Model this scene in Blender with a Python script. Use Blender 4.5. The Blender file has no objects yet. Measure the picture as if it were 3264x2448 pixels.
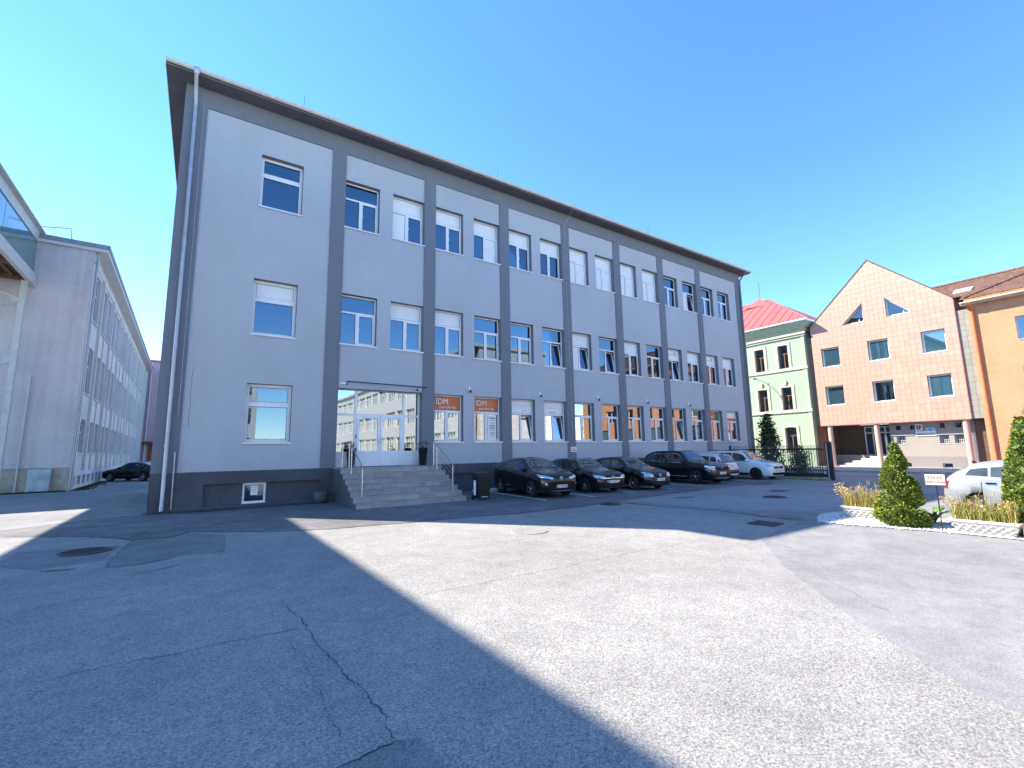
import bpy, bmesh, math, random
from mathutils import Vector, Matrix
RD = random.Random(11)
rad = math.radians
SC = bpy.context.scene
COL = SC.collection

# ------------------------------------------------------------------ camera, sky, sun, exposure
HC = 1.85
F_PX, PITCH, ROLL, YAW = 1470.8179, 0.1435002, -0.0161409, 0.5899752
cam_d = bpy.data.cameras.new('camera'); cam = bpy.data.objects.new('camera', cam_d); COL.objects.link(cam)
cam_d.sensor_width = 36.0; cam_d.lens = 36.0*F_PX/3264.0; cam_d.clip_start = 0.05; cam_d.clip_end = 2000
_r = Vector((math.cos(YAW), -math.sin(YAW), 0)); _f0 = Vector((math.sin(YAW), math.cos(YAW), 0)); _z = Vector((0, 0, 1))
_f = _f0*math.cos(PITCH) + _z*math.sin(PITCH); _u = _z*math.cos(PITCH) - _f0*math.sin(PITCH)
_R = _r*math.cos(ROLL) + _u*math.sin(ROLL); _U = _u*math.cos(ROLL) - _r*math.sin(ROLL)
cam.matrix_world = Matrix(((_R.x, _U.x, -_f.x, 0), (_R.y, _U.y, -_f.y, 0), (_R.z, _U.z, -_f.z, HC), (0, 0, 0, 1)))
SC.camera = cam

SUN_DIR = Vector((-0.707, 0.85, 1.0)).normalized()
SUN_EL = math.asin(SUN_DIR.z); SUN_AZ = math.atan2(SUN_DIR.x, SUN_DIR.y)
w = bpy.data.worlds.new('World'); SC.world = w; w.use_nodes = True
nt = w.node_tree; nt.nodes.clear()
sky = nt.nodes.new('ShaderNodeTexSky'); sky.sky_type = 'NISHITA'; sky.sun_disc = False
sky.sun_elevation = SUN_EL; sky.sun_rotation = SUN_AZ; sky.air_density = 1.0; sky.dust_density = 0.0; sky.ozone_density = 3.0; sky.altitude = 900
bg = nt.nodes.new('ShaderNodeBackground'); bg.inputs['Strength'].default_value = 0.15
ow = nt.nodes.new('ShaderNodeOutputWorld')
hs = nt.nodes.new('ShaderNodeHueSaturation'); hs.inputs['Saturation'].default_value = 1.2; hs.inputs['Hue'].default_value = 0.504
nt.links.new(sky.outputs[0], hs.inputs['Color']); nt.links.new(hs.outputs[0], bg.inputs[0]); nt.links.new(bg.outputs[0], ow.inputs[0])
sl = bpy.data.lights.new('sun', 'SUN'); sl.energy = 4.4; sl.angle = rad(0.53); sl.color = (1.0, 0.915, 0.80)
so = bpy.data.objects.new('sun', sl); COL.objects.link(so); so.rotation_euler = SUN_DIR.to_track_quat('Z', 'Y').to_euler()
SC.view_settings.view_transform = 'Standard'; SC.view_settings.look = 'None'
SC.view_settings.exposure = 1.63; SC.view_settings.gamma = 1.0; SC.view_settings.use_curve_mapping = False

# ------------------------------------------------------------------ materials
def _n(nt, t, **kw):
    n = nt.nodes.new(t)
    for k, v in kw.items(): setattr(n, k, v)
    return n
def mat(name, col, rough=0.8, metal=0.0, var=0.12, scale=2.0, bump=0.0, bscale=80.0, stain=0.0, sscale=0.35, coord='W', spec=0.4, coat=0.0, rnd=0.0, streak=0.0):
    """procedural surface: base colour with fine mottling, larger stains, per-object variation and bump"""
    m = bpy.data.materials.new(name); m.use_nodes = True; t = m.node_tree; L = t.links.new
    b = t.nodes['Principled BSDF']
    b.inputs['Roughness'].default_value = rough; b.inputs['Metallic'].default_value = metal
    b.inputs['Specular IOR Level'].default_value = spec; b.inputs['Coat Weight'].default_value = coat; b.inputs['Coat Roughness'].default_value = 0.03
    if coord == 'W': co = _n(t, 'ShaderNodeNewGeometry').outputs['Position']
    else: co = _n(t, 'ShaderNodeTexCoord').outputs['Object']
    n1 = _n(t, 'ShaderNodeTexNoise'); n1.inputs['Scale'].default_value = scale; n1.inputs['Detail'].default_value = 6; L(co, n1.inputs['Vector'])
    mr = _n(t, 'ShaderNodeMapRange'); L(n1.outputs['Fac'], mr.inputs['Value'])
    mr.inputs['From Min'].default_value = 0.3; mr.inputs['From Max'].default_value = 0.7; mr.inputs['To Min'].default_value = 1-var; mr.inputs['To Max'].default_value = 1+var
    fac = mr.outputs[0]
    def mul(a, bb):
        x = _n(t, 'ShaderNodeMath', operation='MULTIPLY'); L(a, x.inputs[0]); L(bb, x.inputs[1]); return x.outputs[0]
    if stain:
        n2 = _n(t, 'ShaderNodeTexNoise'); n2.inputs['Scale'].default_value = sscale; n2.inputs['Detail'].default_value = 8; n2.inputs['Roughness'].default_value = 0.62; L(co, n2.inputs['Vector'])
        m2 = _n(t, 'ShaderNodeMapRange'); L(n2.outputs['Fac'], m2.inputs['Value'])
        m2.inputs['From Min'].default_value = 0.32; m2.inputs['From Max'].default_value = 0.62; m2.inputs['To Min'].default_value = 1-stain; m2.inputs['To Max'].default_value = 1.0
        fac = mul(fac, m2.outputs[0])
    if streak:
        mp = _n(t, 'ShaderNodeMapping'); mp.inputs['Scale'].default_value = (3.0, 3.0, 0.12); L(co, mp.inputs['Vector'])
        n3 = _n(t, 'ShaderNodeTexNoise'); n3.inputs['Scale'].default_value = 1.0; n3.inputs['Detail'].default_value = 5; L(mp.outputs[0], n3.inputs['Vector'])
        m3 = _n(t, 'ShaderNodeMapRange'); L(n3.outputs['Fac'], m3.inputs['Value'])
        m3.inputs['From Min'].default_value = 0.35; m3.inputs['From Max'].default_value = 0.6; m3.inputs['To Min'].default_value = 1-streak; m3.inputs['To Max'].default_value = 1.0
        fac = mul(fac, m3.outputs[0])
    if rnd:
        oi = _n(t, 'ShaderNodeObjectInfo'); m4 = _n(t, 'ShaderNodeMapRange'); L(oi.outputs['Random'], m4.inputs['Value'])
        m4.inputs['To Min'].default_value = 1-rnd; m4.inputs['To Max'].default_value = 1+rnd
        fac = mul(fac, m4.outputs[0])
    vm = _n(t, 'ShaderNodeVectorMath', operation='SCALE'); vm.inputs[0].default_value = col; L(fac, vm.inputs['Scale'])
    L(vm.outputs[0], b.inputs['Base Color'])
    if bump:
        nb = _n(t, 'ShaderNodeTexNoise'); nb.inputs['Scale'].default_value = bscale; nb.inputs['Detail'].default_value = 3; L(co, nb.inputs['Vector'])
        bp = _n(t, 'ShaderNodeBump'); bp.inputs['Strength'].default_value = bump; bp.inputs['Distance'].default_value = 0.01; L(nb.outputs['Fac'], bp.inputs['Height']); L(bp.outputs[0], b.inputs['Normal'])
    return m
def paint(name, col, flake=0.1, rough=0.22):
    m = mat(name, col, rough=rough, var=0.04, scale=40, coord='O', spec=0.4, coat=0.55); m.node_tree.nodes['Principled BSDF'].inputs['Metallic'].default_value = flake; return m
def glass(name, tint=(0.5, 0.58, 0.6), base=0.16, gain=1.25, wob=0.0, refl=(0.93, 0.97, 1.0)):
    """window pane: mirror-like reflection growing with angle, the rest seen through"""
    m = bpy.data.materials.new(name); m.use_nodes = True; t = m.node_tree; t.nodes.clear(); L = t.links.new
    out = _n(t, 'ShaderNodeOutputMaterial'); mx = _n(t, 'ShaderNodeMixShader'); tr = _n(t, 'ShaderNodeBsdfTransparent'); gl = _n(t, 'ShaderNodeBsdfGlossy')
    tr.inputs[0].default_value = (*tint, 1); gl.inputs['Roughness'].default_value = 0.01; gl.inputs['Color'].default_value = (*refl, 1)
    fr = _n(t, 'ShaderNodeFresnel'); fr.inputs['IOR'].default_value = 1.52
    ma = _n(t, 'ShaderNodeMath', operation='MULTIPLY_ADD'); ma.use_clamp = True; ma.inputs[1].default_value = gain; ma.inputs[2].default_value = base
    L(fr.outputs[0], ma.inputs[0]); L(ma.outputs[0], mx.inputs[0]); L(tr.outputs[0], mx.inputs[1]); L(gl.outputs[0], mx.inputs[2]); L(mx.outputs[0], out.inputs[0])
    if wob:
        co = _n(t, 'ShaderNodeNewGeometry').outputs['Position']
        nb = _n(t, 'ShaderNodeTexNoise'); nb.inputs['Scale'].default_value = 0.9; nb.inputs['Detail'].default_value = 0; L(co, nb.inputs['Vector'])
        bp = _n(t, 'ShaderNodeBump'); bp.inputs['Strength'].default_value = wob; bp.inputs['Distance'].default_value = 0.05; L(nb.outputs['Fac'], bp.inputs['Height']); L(bp.outputs[0], gl.inputs['Normal'])
    return m
def aggregate(name, lo, hi, sc=70.0, stain=0.16, bump=0.6):
    """worn chip-seal paving: stones of many tones in a binder, with broad wear"""
    m = bpy.data.materials.new(name); m.use_nodes = True; t = m.node_tree; L = t.links.new; b = t.nodes['Principled BSDF']
    b.inputs['Roughness'].default_value = 0.9; b.inputs['Specular IOR Level'].default_value = 0.25
    co = _n(t, 'ShaderNodeNewGeometry').outputs['Position']
    v = _n(t, 'ShaderNodeTexVoronoi'); v.inputs['Scale'].default_value = sc; L(co, v.inputs['Vector'])
    sp = _n(t, 'ShaderNodeSeparateColor'); L(v.outputs['Color'], sp.inputs[0])
    n = _n(t, 'ShaderNodeTexNoise'); n.inputs['Scale'].default_value = sc*0.55; n.inputs['Detail'].default_value = 5; n.inputs['Roughness'].default_value = 0.75; L(co, n.inputs['Vector'])
    m0 = _n(t, 'ShaderNodeMapRange'); L(n.outputs['Fac'], m0.inputs['Value']); m0.inputs['From Min'].default_value = 0.3; m0.inputs['From Max'].default_value = 0.7
    ad = _n(t, 'ShaderNodeMath', operation='MULTIPLY_ADD'); L(sp.outputs[0], ad.inputs[0]); ad.inputs[1].default_value = 0.5
    hm = _n(t, 'ShaderNodeMath', operation='MULTIPLY'); L(m0.outputs[0], hm.inputs[0]); hm.inputs[1].default_value = 0.5; L(hm.outputs[0], ad.inputs[2])
    mx = _n(t, 'ShaderNodeMix', data_type='RGBA'); mx.inputs[6].default_value = (*lo, 1); mx.inputs[7].default_value = (*hi, 1); L(ad.outputs[0], mx.inputs[0])
    fac = None
    for s_, a_ in ((0.22, stain), (1.6, stain*0.7), (6.0, stain*0.5)):
        n2 = _n(t, 'ShaderNodeTexNoise'); n2.inputs['Scale'].default_value = s_; n2.inputs['Detail'].default_value = 6; L(co, n2.inputs['Vector'])
        m2 = _n(t, 'ShaderNodeMapRange'); L(n2.outputs['Fac'], m2.inputs['Value']); m2.inputs['From Min'].default_value = 0.32; m2.inputs['From Max'].default_value = 0.66
        m2.inputs['To Min'].default_value = 1-a_; m2.inputs['To Max'].default_value = 1+a_*0.5
        if fac is None: fac = m2.outputs[0]
        else:
            x = _n(t, 'ShaderNodeMath', operation='MULTIPLY'); L(fac, x.inputs[0]); L(m2.outputs[0], x.inputs[1]); fac = x.outputs[0]
    vm = _n(t, 'ShaderNodeVectorMath', operation='SCALE'); L(mx.outputs[2], vm.inputs[0]); L(fac, vm.inputs['Scale']); L(vm.outputs[0], b.inputs['Base Color'])
    bp = _n(t, 'ShaderNodeBump'); bp.inputs['Strength'].default_value = bump; bp.inputs['Distance'].default_value = 0.012; L(ad.outputs[0], bp.inputs['Height']); L(bp.outputs[0], b.inputs['Normal'])
    return m

M = {}
M['panel'] = mat('light_render', (0.455, 0.475, 0.505), rough=0.92, var=0.05, scale=25, bump=0.35, bscale=160, stain=0.09, sscale=0.25, streak=0.02)
M['pil'] = mat('grey_render', (0.185, 0.20, 0.228), rough=0.92, var=0.06, scale=25, bump=0.35, bscale=160, stain=0.08, sscale=0.3, streak=0.03)
M['plinth'] = mat('dark_plinth', (0.10, 0.10, 0.112), rough=0.9, var=0.12, scale=14, bump=0.6, bscale=120, stain=0.28, sscale=0.8)
M['soffit'] = mat('soffit', (0.11, 0.115, 0.135), rough=0.9, var=0.1, scale=3, stain=0.2)
M['white'] = mat('white_frame', (0.80, 0.81, 0.82), rough=0.35, var=0.03, scale=5)
M['pane_shade'] = mat('pane_shade_black', (0.02, 0.02, 0.022), rough=0.6)  # near-black colour standing in for the shadow line around panes
M['glass'] = glass('window_glass', base=0.12, gain=1.3, wob=0.02, refl=(0.66, 0.84, 1.0))
M['glass1'] = glass('shop_glass', base=0.32, gain=1.4, wob=0.02, refl=(0.95, 0.96, 1.0))
M['dglass'] = glass('door_glass', base=0.30, gain=1.5, wob=0.05)
M['pglass'] = glass('green_glass', tint=(0.84, 0.96, 0.93), base=0.10, gain=1.1)
M['cglass'] = glass('car_glass', tint=(0.16, 0.19, 0.2), base=0.03, gain=1.0)
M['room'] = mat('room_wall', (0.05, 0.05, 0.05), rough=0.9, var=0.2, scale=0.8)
M['blind'] = mat('blind', (0.82, 0.83, 0.81), rough=0.7, var=0.03, scale=3)
M['film_o'] = mat('orange_film', (0.62, 0.17, 0.05), rough=0.45, var=0.04)
M['film_w'] = mat('white_film', (0.84, 0.84, 0.82), rough=0.5, var=0.03)
M['film_g'] = mat('green_film', (0.05, 0.22, 0.10), rough=0.5)
M['txt_w'] = mat('white_lettering', (0.82, 0.82, 0.8), rough=0.5)
M['txt_k'] = mat('black_lettering', (0.03, 0.03, 0.035), rough=0.5)
M['txt_r'] = mat('red_lettering', (0.45, 0.03, 0.03), rough=0.5)
M['txt_f'] = mat('faint_lettering', (0.45, 0.44, 0.44), rough=0.5)
M['zinc'] = mat('galvanised', (0.42, 0.44, 0.46), rough=0.42, metal=0.6, var=0.1, scale=3, stain=0.1, sscale=1)
M['gutter'] = mat('gutter_sheet', (0.60, 0.59, 0.56), rough=0.5, metal=0.1, var=0.1, scale=5)
M['steel'] = mat('brushed_steel', (0.56, 0.55, 0.53), rough=0.3, metal=0.9, var=0.06, scale=20)
M['iron'] = mat('cast_iron', (0.065, 0.06, 0.057), rough=0.7, metal=0.3, var=0.3, scale=25, bump=0.4, bscale=60)
M['blackmetal'] = mat('black_steel', (0.018, 0.018, 0.02), rough=0.5, var=0.2, scale=9)
M['roofsheet'] = mat('roof_sheet', (0.27, 0.275, 0.29), rough=0.6, var=0.15, scale=2)
M['tile_step'] = mat('step_tile', (0.34, 0.325, 0.31), rough=0.6, var=0.14, scale=18, bump=0.15, bscale=90, rnd=0.14, stain=0.15, sscale=2.5)
M['black_pl'] = mat('black_plastic', (0.006, 0.006, 0.007), rough=0.45, var=0.15, scale=12)
M['pot'] = mat('dark_pot', (0.03, 0.03, 0.034), rough=0.5, var=0.15, scale=14)
M['bowl'] = mat('grey_bowl', (0.09, 0.095, 0.1), rough=0.75, var=0.2, scale=12, bump=0.2)
M['ground_a'] = aggregate('coarse_chip_paving', (0.10, 0.098, 0.095), (0.54, 0.515, 0.475), sc=88, stain=0.15, bump=0.7)
M['asphalt'] = aggregate('grey_asphalt', (0.135, 0.134, 0.134), (0.385, 0.38, 0.375), sc=110, stain=0.2, bump=0.35)
M['patch'] = aggregate('dark_asphalt', (0.09, 0.088, 0.087), (0.36, 0.35, 0.335), sc=100, stain=0.2, bump=0.4)
M['crack'] = mat('crack', (0.055, 0.054, 0.053), rough=0.95, var=0.4, scale=30)
M['line'] = mat('road_paint', (0.74, 0.74, 0.72), rough=0.8, var=0.2, scale=12, stain=0.5, sscale=4)
M['yellow'] = mat('yellow_paint', (0.36, 0.28, 0.12), rough=0.85, var=0.3, scale=12, stain=0.5, sscale=4)
M['kerb'] = mat('kerb_stone', (0.36, 0.35, 0.33), rough=0.85, var=0.2, scale=6, stain=0.2, sscale=2)
M['pebble'] = mat('white_pebble', (0.56, 0.55, 0.53), rough=0.75, var=0.2, scale=9)
M['plast_l'] = mat('pale_render', (0.72, 0.665, 0.66), rough=0.92, var=0.06, scale=8, bump=0.3, bscale=120, stain=0.16, sscale=0.35, streak=0.1)
M['plast_b'] = mat('buff_plinth', (0.52, 0.45, 0.35), rough=0.92, var=0.14, scale=5, bump=0.3, bscale=90, stain=0.35, sscale=0.9)
M['mauve'] = mat('mauve_render', (0.55, 0.37, 0.43), rough=0.9, var=0.06, stain=0.12)
M['fin'] = mat('white_fin', (0.70, 0.69, 0.66), rough=0.6, var=0.06, scale=3, streak=0.1)
M['wood'] = mat('old_boards', (0.17, 0.105, 0.06), rough=0.85, var=0.3, scale=5)
M['aqua'] = mat('aqua_glazing', (0.07, 0.20, 0.23), rough=0.12, var=0.15, scale=0.8, spec=0.6, coat=0.4)
M['steelw'] = mat('painted_steel', (0.58, 0.60, 0.56), rough=0.5, var=0.1, scale=4)
M['pinkt'] = mat('pink_cladding', (0.57, 0.325, 0.235), rough=0.45, var=0.05, scale=2, rnd=0.07)
M['pinkj'] = mat('pink_joint', (0.40, 0.20, 0.15), rough=0.9)
M['pinktrim'] = mat('rose_trim', (0.45, 0.13, 0.15), rough=0.5)
M['greyt'] = mat('grey_cladding', (0.29, 0.275, 0.225), rough=0.5, var=0.05, scale=2, rnd=0.06)
M['greyj'] = mat('grey_joint', (0.2, 0.19, 0.17), rough=0.9)
M['greywall'] = mat('taupe_render', (0.37, 0.325, 0.28), rough=0.9, var=0.06, scale=8, bump=0.2, stain=0.1)
M['greylow'] = mat('taupe_plinth', (0.27, 0.245, 0.225), rough=0.9, var=0.08, scale=8, bump=0.2, stain=0.12)
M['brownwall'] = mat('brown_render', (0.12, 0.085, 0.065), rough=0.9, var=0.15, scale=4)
M['rust'] = mat('rust_orange', (0.30, 0.12, 0.06), rough=0.9, var=0.1)
M['colp'] = mat('pink_column', (0.56, 0.36, 0.30), rough=0.8, var=0.06)
M['green'] = mat('green_render', (0.345, 0.44, 0.31), rough=0.92, var=0.05, scale=6, bump=0.2, stain=0.08)
M['cream'] = mat('cream_trim', (0.56, 0.52, 0.38), rough=0.85, var=0.05, scale=5, stain=0.08)
M['greentrim'] = mat('green_cornice', (0.36, 0.43, 0.30), rough=0.85, var=0.08)
M['brownframe'] = mat('brown_frame', (0.20, 0.085, 0.035), rough=0.5, var=0.1)
M['redroof'] = mat('red_roof_sheet', (0.56, 0.105, 0.09), rough=0.5, var=0.08, scale=1.5, rnd=0.06)
M['orange'] = mat('orange_render', (0.58, 0.29, 0.155), rough=0.92, var=0.06, scale=6, bump=0.3, bscale=60, stain=0.12, sscale=0.5)
M['opipe'] = mat('orange_pipe', (0.60, 0.16, 0.07), rough=0.45)
M['fascia'] = mat('orange_board', (0.50, 0.22, 0.06), rough=0.7, var=0.1)
M['cream2'] = mat('cream_gutter', (0.55, 0.46, 0.36), rough=0.6)
M['rtile'] = mat('brown_roof_tile', (0.20, 0.105, 0.075), rough=0.85, var=0.3, scale=5, stain=0.35, sscale=1.2)
M['stone'] = mat('pale_stone', (0.62, 0.60, 0.56), rough=0.8, var=0.1, scale=6)
M['blue_pl'] = mat('pale_blue_plate', (0.42, 0.60, 0.72), rough=0.5)
M['crest'] = mat('crest_red', (0.42, 0.03, 0.04), rough=0.5)
M['crestb'] = mat('crest_blue', (0.03, 0.06, 0.3), rough=0.5)
M['planter'] = mat('white_planter', (0.72, 0.66, 0.60), rough=0.7, var=0.08, scale=9, stain=0.15, sscale=4)
M['soil'] = mat('soil', (0.05, 0.035, 0.025), rough=1, var=0.4, scale=20)
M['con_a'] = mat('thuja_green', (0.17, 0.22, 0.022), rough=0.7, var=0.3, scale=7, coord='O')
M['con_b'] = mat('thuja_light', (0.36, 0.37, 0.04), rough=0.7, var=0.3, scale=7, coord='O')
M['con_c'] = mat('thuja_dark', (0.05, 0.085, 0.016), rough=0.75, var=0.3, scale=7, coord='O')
M['leaf_d'] = mat('shrub_leaf', (0.025, 0.05, 0.015), rough=0.5, var=0.3, scale=9, coord='O')
M['leaf_m'] = mat('shrub_leaf_mid', (0.06, 0.105, 0.03), rough=0.5, var=0.3, scale=9, coord='O')
M['leaf_l'] = mat('broad_leaf', (0.13, 0.21, 0.05), rough=0.45, var=0.3, scale=9, coord='O')
M['straw'] = mat('straw_blade', (0.44, 0.29, 0.10), rough=0.8, var=0.3, scale=15, coord='O')
M['straw2'] = mat('yellow_blade', (0.42, 0.38, 0.09), rough=0.8, var=0.3, scale=15, coord='O')
M['gblade'] = mat('green_blade', (0.20, 0.24, 0.05), rough=0.8, var=0.3, scale=15, coord='O')
M['moss'] = mat('moss', (0.075, 0.085, 0.03), rough=1, var=0.4, scale=12)
M['bark'] = mat('bark', (0.06, 0.045, 0.03), rough=0.95, var=0.3, scale=18)
M['tyre'] = mat('tyre', (0.016, 0.016, 0.017), rough=0.8, coord='O', var=0.15, scale=20)
M['rim'] = mat('alloy', (0.50, 0.51, 0.53), rough=0.28, metal=0.9, coord='O', var=0.05)
M['rimd'] = mat('dark_alloy', (0.05, 0.05, 0.055), rough=0.35, metal=0.6, coord='O', var=0.05)
M['chrome'] = mat('chrome', (0.75, 0.76, 0.78), rough=0.12, metal=1.0, coord='O', var=0.02)
M['lens'] = mat('lamp_lens', (0.50, 0.56, 0.62), rough=0.1, metal=0.35, coord='O', var=0.15, scale=30, coat=1.0)
M['redlens'] = mat('tail_lens', (0.35, 0.02, 0.02), rough=0.15, coord='O', var=0.1, coat=1.0)
M['grille'] = mat('black_trim', (0.007, 0.007, 0.008), spec=0.2, rough=0.55, coord='O', var=0.1)
M['well'] = mat('wheel_well', (0.006, 0.006, 0.006), rough=0.9, coord='O')
M['plate_w'] = mat('number_plate', (0.74, 0.75, 0.76), rough=0.4, coord='O', var=0.02)
M['plate_b'] = mat('plate_blue', (0.02, 0.06, 0.35), rough=0.4, coord='O', var=0.02)
M['int'] = mat('car_interior', (0.02, 0.02, 0.022), rough=0.8, coord='O', var=0.2)

# ------------------------------------------------------------------ mesh helpers
class MB:
    def __init__(s): s.v = []; s.f = []; s.m = []; s.sm = []
    def add(s, vs, fs, mi=0, sm=False):
        o = len(s.v); s.v += [tuple(p) for p in vs]
        for f in fs: s.f.append(tuple(o+i for i in f)); s.m.append(mi); s.sm.append(sm)
        return s
    def quad(s, a, b, c, d, mi=0): return s.add((a, b, c, d), ((0, 1, 2, 3),), mi)
    def box(s, x0, x1, y0, y1, z0, z1, mi=0):
        return s.add([(x, y, z) for z in (z0, z1) for y in (y0, y1) for x in (x0, x1)],
                     ((0, 2, 3, 1), (4, 5, 7, 6), (0, 1, 5, 4), (2, 6, 7, 3), (0, 4, 6, 2), (1, 3, 7, 5)), mi)
    def bbox(s, x0, x1, y0, y1, z0, z1, b=0.01, mi=0):
        """box with chamfered vertical and top edges"""
        P = [(x0+b, y0), (x1-b, y0), (x1, y0+b), (x1, y1-b), (x1-b, y1), (x0+b, y1), (x0, y1-b), (x0, y0+b)]
        cx, cy = (x0+x1)/2, (y0+y1)/2
        Q = [(cx+(x-cx)*(1-2*b/(x1-x0)), cy+(y-cy)*(1-2*b/(y1-y0))) for x, y in P]
        vs = [(x, y, z0) for x, y in P]+[(x, y, z1-b) for x, y in P]+[(x, y, z1) for x, y in Q]
        fs = [(i, (i+1) % 8, 8+(i+1) % 8, 8+i) for i in range(8)]+[(8+i, 8+(i+1) % 8, 16+(i+1) % 8, 16+i) for i in range(8)]
        fs += [tuple(range(16, 24)), tuple(range(7, -1, -1))]
        return s.add(vs, fs, mi)
    def prism(s, poly, y0, y1, mi=0):
        """polygon in (x,z) swept along y"""
        n = len(poly); vs = [(x, y0, z) for x, z in poly]+[(x, y1, z) for x, z in poly]
        return s.add(vs, [tuple(range(n)), tuple(range(2*n-1, n-1, -1))]+[((i+1) % n, i, n+i, n+(i+1) % n) for i in range(n)], mi)
    def plan(s, poly, z0, z1, mi=0):
        n = len(poly); vs = [(x, y, z0) for x, y in poly]+[(x, y, z1) for x, y in poly]
        return s.add(vs, [tuple(range(n-1, -1, -1)), tuple(range(n, 2*n))]+[(i, (i+1) % n, n+(i+1) % n, n+i) for i in range(n)], mi)
    def tube(s, pts, r, n=8, mi=0, cap=True):
        pts = [Vector(p) for p in pts]; rs = r if isinstance(r, (list, tuple)) else [r]*len(pts)
        vs = []; up = None
        for i, p in enumerate(pts):
            d = (pts[min(i+1, len(pts)-1)]-pts[max(i-1, 0)]).normalized()
            if up is None: up = Vector((0, 0, 1)) if abs(d.z) < 0.9 else Vector((1, 0, 0))
            a = d.cross(up).normalized(); b = a.cross(d).normalized(); up = b
            vs += [p+(a*math.cos(t)+b*math.sin(t))*rs[i] for t in [2*math.pi*k/n for k in range(n)]]
        fs = [(i*n+k, i*n+(k+1) % n, (i+1)*n+(k+1) % n, (i+1)*n+k) for i in range(len(pts)-1) for k in range(n)]
        s.add(vs, fs, mi, True)
        if cap: s.add(vs[:n], [tuple(range(n-1, -1, -1))], mi); s.add(vs[-n:], [tuple(range(n))], mi)
        return s
    def lathe(s, prof, n=24, c=(0, 0, 0), axis='z', mi=0, sm=True):
        vs = []
        for r, h in prof:
            for k in range(n):
                t = 2*math.pi*k/n; a, b = r*math.cos(t), r*math.sin(t)
                vs.append((c[0]+a, c[1]+b, c[2]+h) if axis == 'z' else (c[0]+a, c[1]+h, c[2]+b))
        fs = [(i*n+k, i*n+(k+1) % n, (i+1)*n+(k+1) % n, (i+1)*n+k) for i in range(len(prof)-1) for k in range(n)]
        return s.add(vs, fs, mi, sm)
    def mesh(s, name, mats):
        me = bpy.data.meshes.new(name); me.from_pydata(s.v, [], s.f)
        for m in mats: me.materials.append(M[m] if isinstance(m, str) else m)
        me.polygons.foreach_set('material_index', s.m); me.polygons.foreach_set('use_smooth', s.sm); me.update()
        return me
    def build(s, name, mats, parent=None, loc=None, rot=None):
        if not isinstance(mats, (list, tuple)): mats = [mats]
        return put(name, s.mesh(name, mats), parent, loc, rot)
def put(name, me, parent=None, loc=None, rot=None):
    o = bpy.data.objects.new(name, me); COL.objects.link(o)
    if parent: o.parent = parent
    if loc: o.location = loc
    if rot: o.rotation_euler = rot
    return o
def tag(o, label=None, cat=None, group=None, kind=None):
    for k, v in (('label', label), ('category', cat), ('group', group), ('kind', kind)):
        if v: o[k] = v
    return o
def thing(name, label, cat, loc=(0, 0, 0), rz=0.0, group=None):
    o = bpy.data.objects.new(name, None); COL.objects.link(o); o.location = loc; o.rotation_euler = (0, 0, rz); o.empty_display_size = 0.2
    return tag(o, label, cat, group)
_txt = {}
def text(name, s, size, m, parent, loc, rot=(math.pi/2, 0, 0), sx=1.0, center=True, bold=0.0, font=None):
    key = (s, size, sx, bold, center)
    if key not in _txt:
        cu = bpy.data.curves.new('t', 'FONT'); cu.body = s; cu.size = size; cu.extrude = 0.001; cu.offset = bold; cu.resolution_u = 2
        cu.align_x = 'CENTER' if center else 'LEFT'; cu.align_y = 'CENTER'
        to = bpy.data.objects.new('t', cu); COL.objects.link(to)
        me = bpy.data.meshes.new_from_object(to.evaluated_get(bpy.context.evaluated_depsgraph_get()))
        bpy.data.objects.remove(to); bpy.data.curves.remove(cu)
        if sx != 1.0:
            for v in me.vertices: v.co.x *= sx
        _txt[key] = me
    me = _txt[key].copy(); me.materials.clear(); me.materials.append(M[m])
    return put(name, me, parent, loc, rot)
def wall(mb, x0, x1, z0, z1, ops, y=0.0, depth=0.25, mi=0, rmi=1):
    """wall sheet at depth y with rectangular openings (a,b,c,d) and their reveals"""
    xs = sorted({x0, x1, *[v for o in ops for v in o[:2]]}); zs = sorted({z0, z1, *[v for o in ops for v in o[2:4]]})
    xs = [x for x in xs if x0 <= x <= x1]; zs = [z for z in zs if z0 <= z <= z1]
    for i in range(len(xs)-1):
        for j in range(len(zs)-1):
            cx, cz = (xs[i]+xs[i+1])/2, (zs[j]+zs[j+1])/2
            if any(a < cx < b and c < cz < d for a, b, c, d in ops): continue
            mb.quad((xs[i], y, zs[j]), (xs[i+1], y, zs[j]), (xs[i+1], y, zs[j+1]), (xs[i], y, zs[j+1]), mi)
    for a, b, c, d in ops:
        Y = y+depth
        mb.quad((a, y, c), (a, y, d), (a, Y, d), (a, Y, c), rmi); mb.quad((b, y, c), (b, Y, c), (b, Y, d), (b, y, d), rmi)
        mb.quad((a, y, d), (b, y, d), (b, Y, d), (a, Y, d), rmi); mb.quad((a, y, c), (a, Y, c), (b, Y, c), (b, y, c), rmi)
def ring(mb, x0, x1, z0, z1, t, y0, y1, mi=0):
    mb.box(x0, x1, y0, y1, z0, z0+t, mi); mb.box(x0, x1, y0, y1, z1-t, z1, mi)
    mb.box(x0, x0+t, y0, y1, z0+t, z1-t, mi); mb.box(x1-t, x1, y0, y1, z0+t, z1-t, mi)
_mc = {}
def cached(key, fn):
    if key not in _mc: _mc[key] = fn()
    return _mc[key]
def pane_mesh(wd, ht, m):
    def mk():
        b = MB(); b.box(0, wd, 0, 0.012, 0, ht); return b.mesh('pane', [m])
    return cached(('pane', round(wd, 3), round(ht, 3), m), mk)
def gz(u):
    t = min(1, max(0, (u-26)/14.0)); return -0.18*t*t*(3-2*t)

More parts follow.
